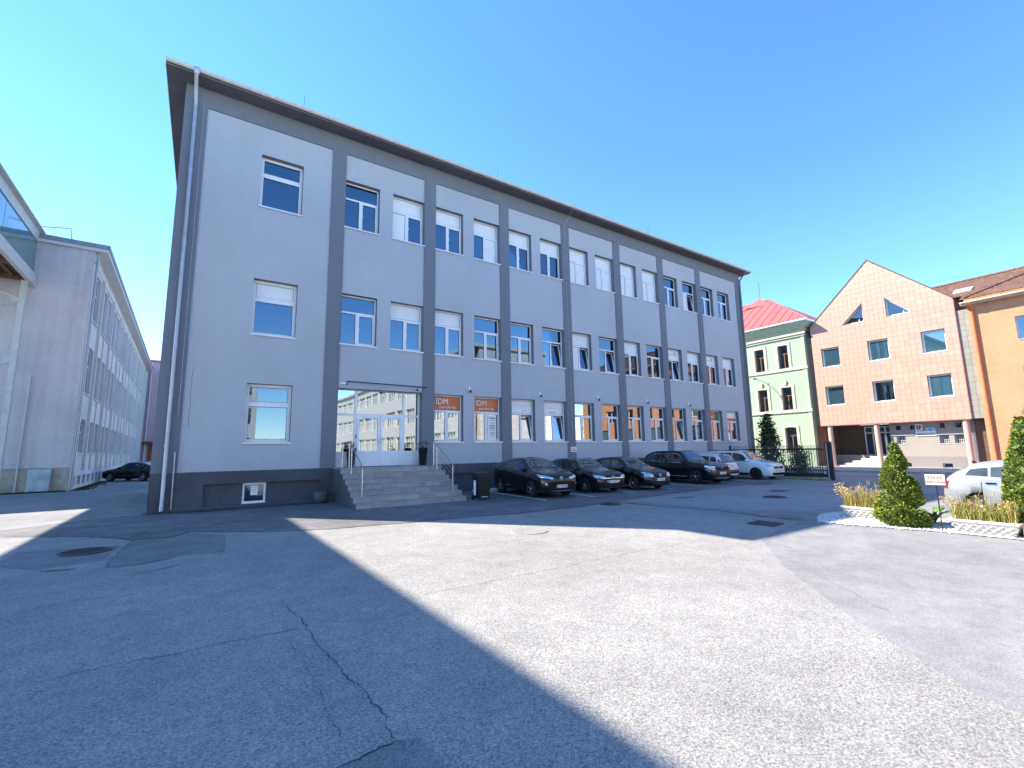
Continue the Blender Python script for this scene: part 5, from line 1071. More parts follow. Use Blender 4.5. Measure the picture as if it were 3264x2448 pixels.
    front_patch('rear_bumper_trim', 'grille', -0.7, 0.7, lambda y_: sp['bot'][-1][1]+0.06, lambda y_: sp['bot'][-1][1]+0.2, rear=True, n_=10, off=0.010)
    plate(X(B.nose(0.2, Rr['plate'][0], True))-0.02, -1, txt)
    front_patch('tailgate_seam', 'grille', -0.55, 0.55, lambda y_: Rr['plate'][0]-0.13, lambda y_: Rr['plate'][0]-0.115, rear=True, n_=8, nz=1, off=0.006)
    if 'strip' in Rr: front_patch('bumper_strip', 'grille', -0.72, 0.72, lambda y_: Rr['strip'], lambda y_: Rr['strip']+0.06, rear=True, n_=10, nz=1, off=0.014)
    # wheels
    for a in wx:
        for sd in (1, -1):
            tw_ = 0.21; q = MB(); ri = R*sp.get('rimk', 0.68)
            q.lathe([(ri, -tw_/2), (R*0.9, -tw_/2-0.006), (R*0.985, -tw_/2+0.03), (R, 0), (R*0.985, tw_/2-0.03), (R*0.9, tw_/2+0.006), (ri, tw_/2)], 32, axis='y')
            w_ = q.build('wheel', 'tyre', t, P(a, sd*(W/2-tw_/2-0.012), R))
            yo = sd*(tw_/2-0.012); q = MB(); q.lathe([(ri*1.0, 0.0), (ri*0.93, 0.012), (ri*0.9, -0.03), (ri*0.9, -0.08)], 32, axis='y')
            q.build('rim', sp['rimm'], w_, (0, yo, 0), (0, 0, 0 if sd > 0 else math.pi))
            q = MB(); q.lathe([(0, -0.09), (ri*0.92, -0.09)], 24, axis='y'); q.build('brake_disc', 'well', w_, (0, yo, 0), (0, 0, 0 if sd > 0 else math.pi))
            q = MB(); ns = sp['spokes']
            for k in range(ns):
                th = 2*math.pi*k/ns+0.3
                for dlt in ((-0.13, 0.13) if sp.get('twin') else (0,)):
                    c1, s1 = math.cos(th+dlt*0.5), math.sin(th+dlt*0.5); c2, s2 = math.cos(th+dlt), math.sin(th+dlt); hw = sp.get('spw', 0.022)
                    p0, p1 = Vector((c1*0.04, 0.0, s1*0.04)), Vector((c2*ri*0.93, -0.004, s2*ri*0.93)); d = (p1-p0).normalized(); e = Vector((-d.z, 0, d.x))
                    vs = [p0+e*hw*0.8, p0-e*hw*0.8, p1-e*hw, p1+e*hw]; vs += [v+Vector((0, -0.035, 0)) for v in vs]
                    q.add(vs, [(0, 1, 2, 3), (0, 4, 5, 1), (1, 5, 6, 2), (2, 6, 7, 3), (3, 7, 4, 0)])
            q.lathe([(0, 0.012), (0.055, 0.008), (0.06, -0.03)], 14, axis='y'); q.build('spokes', sp.get('spm', sp['rimm']), w_, (0, yo, 0), (0, 0, 0 if sd > 0 else math.pi))
    if sp.get('rails'):
        for sd in (1, -1):
            a0, a1 = sp['rails']; pts = []
            for i in range(9):
                a = a0+(a1-a0)*i/8; S = B.section(a); pts.append(P(a, sd*(S[10][0]-0.03), S[10][1]+(0.045 if 0 < i < 8 else 0.0)))
            q = MB(); q.tube(pts, 0.016, 6); q.build('roof_rail', sp.get('railm', 'grille'), t)
    a = sp.get('fin', L*0.86)
    q = MB(); q.prism([(-0.07, 0), (0.08, 0), (-0.06, 0.07), (-0.075, 0.065)], -0.012, 0.012); q.build('roof_antenna', 'grille', t, P(a, 0, B.top(a)+0.01))
    for sd in (0.2, -0.45):
        a = ws0+0.03; q = MB(); pts = [P(a+0.12*k*(0.9), sd+0.16*k, B.z_at(a+0.12*k*0.9, abs(sd+0.16*k))+0.02) for k in range(4)]; q.tube(pts, 0.008, 5); q.build('wiper', 'grille', t)
    return t
M['cargl'] = mat('car_glass_dark', (0.012, 0.015, 0.016), rough=0.03, coord='O', spec=0.9, var=0.3, scale=4, coat=0.6)
M['cargl3'] = mat('windscreen_glass', (0.06, 0.075, 0.08), rough=0.03, coord='O', spec=0.9, var=0.6, scale=3, coat=0.6)
M['cargl2'] = mat('car_glass_pale', (0.045, 0.06, 0.06), rough=0.04, coord='O', spec=0.8, var=0.5, scale=3, coat=0.5)
black1 = paint('charcoal_paint', (0.007, 0.007, 0.009), 0.1); black2 = paint('dark_grey_paint', (0.012, 0.013, 0.017), 0.15); black3 = paint('black_paint', (0.004, 0.004, 0.005), 0.0); black4 = paint('blue_black_paint', (0.005, 0.0055, 0.008), 0.1)
white1 = paint('white_paint', (0.66, 0.68, 0.70), 0.0); silver1 = paint('silver_paint', (0.40, 0.40, 0.41), 0.45, 0.3); silver2 = paint('pale_silver_paint', (0.70, 0.70, 0.71), 0.3, 0.3)
def lin(a, b, y0, y1): return lambda y: a+(b-a)*(y-y0)/(y1-y0)
def cst(v): return lambda y: v
def hatch(L, W, H, **k):
    d = dict(L=L, W=W, wr=0.32, fo=0.88, wb=2.62,
             top=[(0, 0.60), (0.03, 0.70), (0.12, 0.78), (0.5, 0.90), (1.05, 1.0), (1.22, 1.03), (1.95, H-0.05), (2.35, H), (L-1.1, H-0.03), (L-0.62, H-0.10), (L-0.5, H-0.16), (L-0.12, 1.02), (L-0.03, 0.90), (L, 0.72)],
             belt=[(0, 0.58), (0.12, 0.74), (1.2, 0.90), (L*0.6, 0.96), (L-0.5, 1.02), (L-0.1, 0.96), (L, 0.68)],
             bot=[(0, 0.27), (0.1, 0.20), (1.0, 0.19), (L-0.8, 0.21), (L-0.1, 0.28), (L, 0.34)],
             plan=[(0, 0.66), (0.05, 0.78), (0.18, 0.89), (0.45, 0.965), (0.9, 1.0), (L-1.0, 1.0), (L-0.4, 0.96), (L-0.12, 0.90), (L, 0.80)],
             ws=(1.30, 1.93, L-0.47, L-0.13), win=[(1.42, 2.38), (2.44, 3.22), (3.28, L-0.55)], doors=[(1.38, 2.42), (2.42, 3.40)], rimm='rim', spokes=5,
             front=dict(hl=(0.42, 0.80, lin(0.62, 0.66, .42, .80), lin(0.70, 0.80, .42, .80)), bars=[('grille', 'grille', 0.44, cst(0.62), cst(0.70)), ('lower_grille', 'grille', 0.55, cst(0.27), cst(0.42))], plate=(0.50, 'PP 123'), emblem=(0.66, 0.065, '')),
             rear=dict(tl=(0.5, 0.80, cst(0.72), cst(0.92)), plate=(0.78, '')))
    d.update(k); return d
# black crossover with sloping tail, nearest to the steps
L = 4.39; H = 1.56
s1 = hatch(L, 1.80, H, paint=black1, wr=0.34, fo=0.93, wb=2.64, clad=True, spokes=5, twin=True, spw=0.016, rimm='rimd', spm='rim', hm='grille',
    top=[(0, 0.66), (0.03, 0.78), (0.12, 0.88), (0.5, 0.99), (1.05, 1.08), (1.2, 1.11), (1.95, H-0.06), (2.3, H), (3.0, H-0.04), (3.75, H-0.17), (3.9, H-0.22), (4.25, 1.10), (4.34, 0.98), (L, 0.78)],
    belt=[(0, 0.64), (0.12, 0.84), (1.2, 0.98), (2.4, 1.04), (3.3, 1.14), (3.9, 1.20), (4.25, 1.02), (L, 0.7)], ws=(1.28, 1.93, 3.86, 4.22), win=[(1.42, 2.36), (2.42, 3.22)], tailk=0.9, doors=[(1.40, 2.40), (2.40, 3.30)],
    front=dict(hl=(0.36, 0.84, lin(0.74, 0.82, .36, .84), lin(0.79, 0.92, .36, .84)), drl=(0.42, 0.82, lin(0.735, 0.805, .42, .82), lin(0.75, 0.825, .42, .82)), fog=(0.66, 0.72, 0.52, 0.58),
        bars=[('upper_grille', 'grille', 0.40, lambda y: 0.73+0.06*min(1, abs(y)/.4)-0.03*(abs(y) < .12), lambda y: 0.775+0.03*abs(y)), ('lower_grille', 'grille', 0.60, cst(0.30), lambda y: 0.58-0.12*max(0, abs(y)-.3)), ('grille_bar', 'grille', 0.62, cst(0.545), cst(0.60)), ('chin_strip', 'chrome', 0.60, cst(0.275), cst(0.29))], plate=(0.46, 'BT-WK390B'), emblem=(0.765, 0.075, 'ring')),
    rear=dict(tl=(0.45, 0.86, cst(0.88), cst(1.0)), plate=(0.66, '')))
car('parked_car', 'charcoal crossover with split headlights parked next to the rubbish bin', 'car', s1, 11.93, 14.15+L/2, -math.pi/2-rad(5))
L = 4.26; H = 1.46
s2 = hatch(L, 1.79, H, paint=black2, wr=0.32, fo=0.87, wb=2.63, spokes=5, spw=0.05, rimm='rimd', spm='rim', trimline=True, rails=(1.95, 3.6), railm='chrome',
    front=dict(hl=(0.42, 0.82, lin(0.61, 0.66, .42, .82), lin(0.71, 0.79, .42, .82)), bars=[('grille', 'grille', 0.43, cst(0.62), cst(0.71)), ('grille_strip', 'chrome', 0.66, cst(0.625), cst(0.645)), ('bumper_bar', 'rim', 0.34, cst(0.47), cst(0.54)), ('lower_grille', 'grille', 0.58, cst(0.27), cst(0.455)), ('chin_strip', 'chrome', 0.66, cst(0.235), cst(0.25))], plate=(0.485, 'CA-764LM'), emblem=(0.665, 0.07, 'W')))
car('parked_car', 'dark grey hatchback with chrome grille strip second from the rubbish bin', 'car', s2, 14.85, 14.3+L/2, -math.pi/2-rad(4))
L = 4.20; H = 1.48
s3 = hatch(L, 1.76, H, paint=black3, wr=0.315, fo=0.87, wb=2.58, spokes=7, twin=True, spw=0.012, gm='cargl2',
    front=dict(hl=(0.44, 0.80, lin(0.60, 0.63, .44, .80), lambda y: 0.72+0.10*min(1, (y-.44)/.25)), bars=[('grille', 'grille', 0.36, cst(0.60), cst(0.70)), ('lower_grille', 'grille', 0.56, cst(0.27), cst(0.40))], plate=(0.48, 'CA-413BE'), emblem=(0.665, 0.065, 'W')))
car('parked_car', 'black hatchback with rounded clear headlights left of the black SUV', 'car', s3, 17.25, 13.8+L/2, -math.pi/2-rad(3))
L = 4.81; H = 1.70
s4 = hatch(L, 1.90, H, paint=black4, wr=0.37, fo=0.95, wb=2.815, clad=True, spokes=5, twin=True, spw=0.018, rimm='rimd', spm='rim', trimline=True, trimtop=True, sillchrome=True, tailk=0.8, rails=(2.0, 4.1),
    top=[(0, 0.74), (0.03, 0.88), (0.12, 0.98), (0.5, 1.06), (1.2, 1.14), (1.38, 1.17), (2.05, H-0.05), (2.5, H), (3.7, H-0.03), (4.2, H-0.09), (4.35, H-0.15), (4.68, 1.2), (4.77, 1.04), (L, 0.8)],
    belt=[(0, 0.72), (0.12, 0.95), (1.3, 1.04), (3.0, 1.08), (4.2, 1.16), (4.6, 1.1), (L, 0.75)], bot=[(0, 0.30), (0.1, 0.24), (1.0, 0.24), (L-0.8, 0.26), (L-0.1, 0.33), (L, 0.38)],
    ws=(1.45, 2.03, 4.36, 4.64), win=[(1.60, 2.55), (2.61, 3.50), (3.56, 4.32)], doors=[(1.55, 2.58), (2.58, 3.62)],
    front=dict(hl=(0.52, 0.88, lin(0.80, 0.86, .52, .88), lin(0.91, 0.95, .52, .88)), drl=(0.5, 0.84, lin(0.70, 0.80, .5, .84), lin(0.72, 0.825, .5, .84)), bars=[('grille', 'grille', 0.54, cst(0.68), cst(0.90)), ('grille_strip', 'chrome', 0.52, cst(0.905), cst(0.918)), ('lower_grille', 'grille', 0.6, cst(0.36), cst(0.5)), ('chin_strip', 'chrome', 0.62, cst(0.30), cst(0.325))], plate=(0.56, 'ZV-902DK'), emblem=(0.84, 0.05, '')),
    rear=dict(tl=(0.55, 0.86, cst(0.85), cst(1.1)), plate=(0.72, '')))
car('parked_car', 'large black SUV with chrome window line among the cars by the facade', 'car', s4, 22.2, 13.9+L/2, -math.pi/2-rad(3))
L = 3.85; H = 1.52
s5 = hatch(L, 1.66, H, paint=silver2, wr=0.30, fo=0.75, wb=2.42, spokes=7, spw=0.02, win=[(1.30, 2.15), (2.21, 2.95), (3.0, L-0.42)], ws=(1.18, 1.75, L-0.42, L-0.10), doors=[(1.28, 2.18), (2.18, 3.05)],
    top=[(0, 0.62), (0.03, 0.72), (0.12, 0.82), (0.9, 0.98), (1.08, 1.03), (1.75, H-0.04), (2.2, H), (L-0.8, H-0.03), (L-0.42, H-0.09), (L-0.36, H-0.13), (L-0.09, 0.98), (L-0.03, 0.90), (L, 0.62)],
    rear=dict(tl=(0.62, 0.80, cst(0.78), cst(1.18)), plate=(0.86, ''), strip=0.56))
s5['front']['plate'] = (0.48, 'CA-118GS')
c5 = car('parked_car', 'pale silver hatchback showing its tail between the black SUV and white estate', 'car', s5, 24.55, 14.85+L/2, math.pi/2-rad(2))
MB().box(-0.28, 0.02, 0, 0.006, 0, 0.36).build('paper_sheet', 'film_w', c5, (-L/2+0.28, -0.05, 1.04), (rad(60), 0, -math.pi/2))
L = 4.50; H = 1.66
s6 = hatch(L, 1.75, H, paint=white1, wr=0.315, fo=0.86, wb=2.81, spokes=6, spw=0.03, rimm='rimd', spm='rimd', rails=(1.9, 4.0), mm=white1, hm=white1, sillh=0.2,
    top=[(0, 0.66), (0.03, 0.76), (0.12, 0.86), (0.5, 0.97), (0.95, 1.06), (1.1, 1.09), (1.85, H-0.06), (2.3, H), (3.6, H), (4.1, H-0.05), (4.22, H-0.1), (4.42, 1.1), (4.47, 0.95), (L, 0.7)],
    belt=[(0, 0.64), (0.12, 0.80), (1.1, 0.98), (3.0, 1.02), (4.2, 1.06), (L, 0.66)], ws=(1.18, 1.82, 4.2, 4.4), win=[(1.25, 2.35), (2.41, 3.25), (3.31, 4.1)], doors=[(1.35, 2.38), (2.38, 3.32)],
    front=dict(hl=(0.44, 0.80, lin(0.70, 0.76, .44, .80), lin(0.78, 0.90, .44, .80)), bars=[('grille', 'grille', 0.44, cst(0.63), cst(0.74)), ('grille_strip', 'chrome', 0.44, cst(0.742), cst(0.752)), ('lower_grille', 'grille', 0.62, cst(0.27), cst(0.41))], plate=(0.50, 'ZV-557AL'), emblem=(0.69, 0.055, '')))
car('parked_car', 'white estate car with black roof rails nearest the gate', 'car', s6, 27.15, 13.6+L/2, -math.pi/2-rad(3), z=gz(27))
L = 3.97; H = 1.45
s7 = hatch(L, 1.64, H, paint=silver1, wr=0.30, fo=0.80, wb=2.46, spokes=6, spw=0.03, gm='cargl2', win=[(1.36, 2.30), (2.36, 3.05), (3.10, L-0.46)], doors=[(1.34, 2.33), (2.33, 3.22)], hm='grille', sillm=silver1)
s7['front']['plate'] = (0.48, 'ZV-221CO')
car('parked_car', 'silver hatchback parked in the sun behind the no parking sign', 'car', s7, 16.72, 3.98-L/2, -math.pi/2)
L = 4.5; H = 1.45
s8 = hatch(L, 1.8, H, paint=black3, wr=0.33, fo=0.9, wb=2.65, spokes=5, spw=0.03, ws=(1.3, 2.0, L-0.75, L-0.16),
    top=[(0, 0.58), (0.03, 0.68), (0.12, 0.76), (0.5, 0.88), (1.05, 0.97), (1.22, 1.0), (2.05, H-0.04), (2.5, H), (3.1, H-0.04), (3.75, H-0.2), (4.3, 1.04), (4.45, 0.98), (L, 0.75)], win=[(1.45, 2.4), (2.46, 3.2), (3.26, 3.8)])
s8['front']['plate'] = (0.48, 'CA-650FD')
h8 = math.atan2(0.61, -0.79); car('parked_car', 'glossy black hatchback by the pale factory building in the lane', 'car', s8, -4.1, 46.9, h8)
s9 = hatch(4.3, 1.78, 1.5, paint=silver2, wr=0.32); s9['front']['plate'] = (0.48, 'CA-302DM')
car('parked_car', 'silver car partly hidden behind the black hatchback in the lane', 'car', s9, -3.3, 52.5, h8)

# ------------------------------------------------------------------ gate, fence, plants by the gate
gt = thing('sliding_gate', 'black steel sliding gate with vertical bars and tall end post', 'gate', (28.7, 11.75, gz(28.7)))
MB().bbox(-0.16, 0.0, -0.26, 0.06, 0, 2.06, 0.01).build('gate_post', 'blackmetal', gt); MB().bbox(-0.19, -0.165, -0.06, 0.0, 0, 2.0, 0.005).build('post_guide', 'zinc', gt); MB().box(-0.15, -0.01, -0.22, 0.02, 2.061, 2.10).build('post_cap', 'rust', gt)
GL = 6.0; MB().bbox(-0.04, 0.04, 0.07, GL, 0.14, 0.32, 0.01).build('bottom_beam', 'blackmetal', gt); MB().box(-0.025, 0.025, 0.07, GL, 1.64, 1.69).build('top_rail', 'blackmetal', gt); MB().box(-0.02, 0.02, 0.07, GL, 0.50, 0.54).build('lower_rail', 'blackmetal', gt)
bm_ = MB().box(-0.012, 0.012, -0.012, 0.012, 0.321, 1.639).mesh('bar', ['blackmetal'])
for k in range(46): put('bar', bm_, gt, (0, 0.18+0.128*k, 0))
fn = thing('hoop_fence', 'dark hooped railing behind the sliding gate', 'fence', (29.6, 12.4, gz(29.6)))
q = MB(); q.tube([(0, -0.04, 0), (0, -0.04, 1.88)]+[(0, -0.04+0.04*(1-math.cos(math.pi*k/6)), 1.88+0.05*math.sin(math.pi*k/6)) for k in range(1, 6)]+[(0, 0.04, 1.88), (0, 0.04, 0)], 0.011, 5); q = q.mesh('hoop', [mat('fence_grey', (0.10, 0.105, 0.10), rough=0.6)])
for k in range(36): put('hoop', q, fn, (0, 0.1+0.15*k, 0))
MB().box(-0.02, 0.02, 0, 5.5, 1.70, 1.74).build('rail', 'blackmetal', fn); MB().box(-0.02, 0.02, 0, 5.5, 0.28, 0.32).build('rail', 'blackmetal', fn); MB().box(-0.05, 0.05, 5.5, 5.6, 0, 1.98).build('fence_post', 'blackmetal', fn)
def leaf_cloud(mb, pts, size, mats_n, r, flat=0.5):
    for p, nrm in pts:
        d = Vector((r.gauss(0, 1), r.gauss(0, 1), r.gauss(0, flat))).normalized(); s = size*r.uniform(0.6, 1.3); e = d.cross(nrm+Vector((r.gauss(0, .5), r.gauss(0, .5), r.gauss(0, .5)))).normalized()
        mb.add([p-d*s*0.15, p+d*s*0.4+e*s*0.34, p+d*s, p+d*s*0.4-e*s*0.34], [(0, 1, 2, 3)], r.choices(range(len(mats_n)), mats_n)[0])
def bush(name, label, cat, loc, h, prof, n, size, mats, wts, seed, stems=9, trunk=0.03):
    r = random.Random(seed); t = thing(name, label, cat, loc); b = MB(); tips = []
    for k in range(stems):
        a = r.uniform(0, 6.28); pts = [Vector((r.uniform(-.08, .08), r.uniform(-.08, .08), 0))]; hh = h*r.uniform(0.55, 1.0)
        for i in range(1, 7):
            f = i/6; rr = interp(prof, f*hh/h)*r.uniform(0.35, 0.95)*(0.3+0.7*f); pts.append(Vector((math.cos(a+f*r.uniform(-.5, .5))*rr, math.sin(a+f*r.uniform(-.5, .5))*rr, hh*f*0.97)))
        b.tube(pts, [trunk*(1-0.85*i/6) for i in range(7)], 5); tips += pts[1:]
        for i in range(2, 7):
            for q_ in range(2): e = pts[i]+Vector((r.gauss(0, .16), r.gauss(0, .16), r.uniform(-.05, .2))); b.tube([pts[i], e], [0.008, 0.003], 4, cap=False); tips.append(e)
    b.build('stem', 'bark', t); c = MB(); pts = []
    for k in range(n):
        if r.random() < 0.62: p = r.choice(tips)+Vector((r.gauss(0, .10), r.gauss(0, .10), r.gauss(0, .10)))
        else: zz = h*r.random()**0.85; rr = interp(prof, zz/h)*math.sqrt(r.random()); a = r.uniform(0, 6.28); p = Vector((math.cos(a)*rr, math.sin(a)*rr, zz))
        pts.append((p, Vector((p.x, p.y, 0.3))))
    leaf_cloud(c, pts, size, wts, r); c.build('crown', mats, t); return t
bush('garden_shrub', 'tall open dark shrub against the green wall behind the gate', 'shrub', (32.3, 16.75, gz(32)), 4.15, [(0, 0.55), (0.15, 0.95), (0.4, 0.92), (0.65, 0.6), (0.85, 0.32), (1, 0.16)], 2700, 0.15, ['leaf_d', 'leaf_m'], [4, 1], 5, 16)
bush('garden_shrub', 'low dark conifer bush behind the gate bars right of the tall shrub', 'shrub', (32.4, 14.95, gz(32)), 1.95, [(0, 0.62), (0.3, 0.72), (0.6, 0.55), (0.85, 0.3), (1, 0.06)], 1900, 0.11, ['leaf_d', 'con_c'], [2, 2], 6, 12)
bush('garden_shrub', 'small round dark bush low behind the gate between two taller shrubs', 'shrub', (32.0, 15.95, gz(32)), 0.85, [(0, 0.4), (0.5, 0.48), (1, 0.15)], 700, 0.09, ['leaf_d', 'leaf_m'], [3, 1], 7, 8)
wd_ = MB()
for k in range(420):
    x, y = 28.4+RD.gauss(0, 0.22), 11.6+RD.random()*2.2; a = RD.uniform(0, 6.28); h = RD.uniform(0.02, 0.10); z0 = gz(x)
    wd_.add([(x-0.03*math.cos(a), y-0.03*math.sin(a), z0), (x+0.03*math.cos(a), y+0.03*math.sin(a), z0), (x+RD.gauss(0, .05), y+RD.gauss(0, .05), z0+h)], [(0, 1, 2)], RD.choice((0, 1, 1)))
tag(wd_.build('dry_grass', ['moss', 'straw2']), kind='stuff')

# ------------------------------------------------------------------ planted strip on the right
BED = [(12.60, 5.50), (12.72, 4.75), (12.90, 4.1), (13.08, 3.45), (13.13, 2.6), (13.13, 1.4), (15.3, 1.2), (15.3, 5.9), (14.2, 6.1), (13.4, 5.9)]
tag(sheet('gravel_bed', BED, 0.010, mat('gravel_base', (0.33, 0.31, 0.28), rough=1, var=0.3, scale=30)), kind='structure')
def inside(x, y):
    c = False; n = len(BED)
    for i in range(n):
        (x0, y0), (x1, y1) = BED[i], BED[(i+1) % n]
        if (y0 > y) != (y1 > y) and x < (x1-x0)*(y-y0)/(y1-y0)+x0: c = not c
    return c
pb = MB(); k = 0
while k < 6500:
    x, y = 12.5+2.8*RD.random()**1.7, RD.uniform(1.2, 6.1)
    if not inside(x, y) and not (RD.random() < 0.05 and inside(x+0.12, y)): continue
    s = RD.uniform(0.015, 0.04); a = RD.uniform(0, 3.14); c_, s_ = math.cos(a), math.sin(a); e = RD.uniform(0.6, 1.0)
    v = [(s, 0, 0.3), (0, s*e, 0.25), (-s, 0, 0.35), (0, -s*e, 0.3)]; h = s*RD.uniform(0.5, 0.9)
    pb.add([(x+p*c_-q*s_, y+p*s_+q*c_, 0.012+h*z) for p, q, z in v]+[(x, y, 0.012+h*1.2)]+[(x+(p*c_-q*s_)*0.6, y+(p*s_+q*c_)*0.6, 0.012) for p, q, z in v], [(0, 1, 4), (1, 2, 4), (2, 3, 4), (3, 0, 4), (0, 5, 6, 1), (1, 6, 7, 2), (2, 7, 8, 3), (3, 8, 5, 0)]); k += 1
tag(pb.build('gravel', 'pebble'), kind='stuff')
def planter(label, loc, rz, ln, seed, grass_h, gmix):
    t = thing('trough_planter', label, 'planter', loc, rz); dp, H = 0.40, 0.30
    def sec(f): return 1.0-0.20*(1-f)
    b = MB(); hx, hy = ln/2, dp/2
    lv = [(0, 0.80), (0.03, 0.80), (0.035, 0.76), (0.05, 0.77), (0.215, 0.93), (0.225, 0.97), (0.245, 0.98), (0.25, 1.02), (0.285, 1.04), (0.30, 1.02)]
    vs = []
    for z, f in lv:
        ex, ey = hx-(1-f)*0.42, hy-(1-f)*0.42; r = 0.03
        vs += [(ex-r, -ey, z), (ex, -ey+r, z), (ex, ey-r, z), (ex-r, ey, z), (-ex+r, ey, z), (-ex, ey-r, z), (-ex, -ey+r, z), (-ex+r, -ey, z)]
    n = 8; b.add(vs, [(i*n+k, i*n+(k+1) % n, (i+1)*n+(k+1) % n, (i+1)*n+k) for i in range(len(lv)-1) for k in range(n)]); b.add(vs[:n], [tuple(range(n-1, -1, -1))])
    ex, ey = hx-0.045, hy-0.045; b.add(vs[-n:]+[(ex-.02, -ey, .29), (ex, -ey+.02, .29), (ex, ey-.02, .29), (ex-.02, ey, .29), (-ex+.02, ey, .29), (-ex, ey-.02, .29), (-ex, -ey+.02, .29), (-ex+.02, -ey, .29)], [(k, (k+1) % 8, 8+(k+1) % 8, 8+k) for k in range(8)])
    b.build('trough', 'planter', t); MB().box(-ex, ex, -ey, ey, 0.24, 0.265).build('soil', 'soil', t)
    def face(u_, v_, o):   # point on the front sloping side
        z = 0.05+v_*0.165; f = 0.77+v_*0.16; return Vector((u_*(hx-(1-f)*0.42), -(hy-(1-f)*0.42)-o, z))
    for sgn in (1, -1):
        for k in range(-2, 9):
            u0, u1 = -1+0.29*k, -1+0.29*k+sgn*0.42
            ua, ub, va, vb = u0, u1, 0.0, 1.0
            if not (-1.0 <= u0 <= 1.0 and -1.0 <= u1 <= 1.0):
                cu0, cu1 = max(-1, min(1, u0)), max(-1, min(1, u1))
                va, vb = (cu0-u0)/(u1-u0), (cu1-u0)/(u1-u0); ua, ub = cu0, cu1
                if abs(vb-va) < 0.05: continue
            q = MB(); q.tube([face(ua, va, 0.006), face((ua+ub)/2, (va+vb)/2, 0.012 if sgn > 0 else 0.006), face(ub, vb, 0.006)], 0.016, 5); q.build('lattice_strip', 'planter', t)
    r = random.Random(seed); q = MB()
    for k in range(900):
        x, y = r.uniform(-ex, ex), r.uniform(-ey, ey); h = grass_h*r.uniform(0.35, 1.0)*(1.0 if r.random() < 0.9 else 1.35); a = r.uniform(0, 6.28); bend = r.uniform(0.05, 0.5)*h; wv = r.uniform(0.004, 0.009); dx, dy = math.cos(a), math.sin(a); px, py = -dy*wv, dx*wv; vs = []
        for i in range(5):
            f = i/4; off = bend*f*f; zz = 0.26+h*(f-0.25*f*f*bend/h); w_ = 1-0.8*f; vs += [(x+dx*off-px*w_, y+dy*off-py*w_, zz), (x+dx*off+px*w_, y+dy*off+py*w_, zz)]
        q.add(vs, [(2*i, 2*i+1, 2*i+3, 2*i+2) for i in range(4)], r.choices((0, 1, 2), gmix)[0])
        if k % 8 == 0:
            e = Vector(vs[-1])
            for j in range(5): d = Vector((r.gauss(0, .03), r.gauss(0, .03), r.uniform(-.02, .06))); q.add([e, e+d+Vector((.006, 0, 0)), e+d*1.3, e+d-Vector((.006, 0, 0))], [(0, 1, 2, 3)], 0)
    for k in range(10 if seed == 1 else 3):
        x = r.uniform(-ex, -ex*0.3); a = r.uniform(2.2, 4.2); h = r.uniform(0.35, 0.6); pts = [Vector((x, 0, 0.26)), Vector((x+math.cos(a)*h*0.35, math.sin(a)*h*0.2, 0.26+h*0.6)), Vector((x+math.cos(a)*h*0.6, math.sin(a)*h*0.3, 0.26+h))]
        q.tube(pts, [0.005, 0.004, 0.002], 4, 3)
        for j in range(12): p = pts[1].lerp(pts[2], r.random())+Vector((r.gauss(0, .03), r.gauss(0, .03), r.gauss(0, .02))); q.add([p, p+Vector((.02, 0, .008)), p+Vector((.012, .01, .03)), p+Vector((-.008, 0, .018))], [(0, 1, 2, 3)], 0)
    tag(q.build('dry_grass', ['straw', 'straw2', 'gblade', 'bark'], t), kind='stuff'); return t
planter('white lattice trough of yellow dry grass left of the spiral conifer', (14.12, 5.02, 0), -math.pi/2-rad(6), 1.05, 1, 0.52, (4, 5, 2))
planter('white lattice trough of dry grass in front of the silver hatchback', (13.36, 2.74, 0), -math.pi/2, 1.05, 2, 0.46, (3, 5, 5))
MB_ = thing('wooden_post', 'dark brown wooden post at the near end of the lattice trough', 'post', (13.18, 2.13, 0)); MB().bbox(-0.05, 0.05, -0.06, 0.06, 0, 0.31, 0.008).build('post', 'wood', MB_)
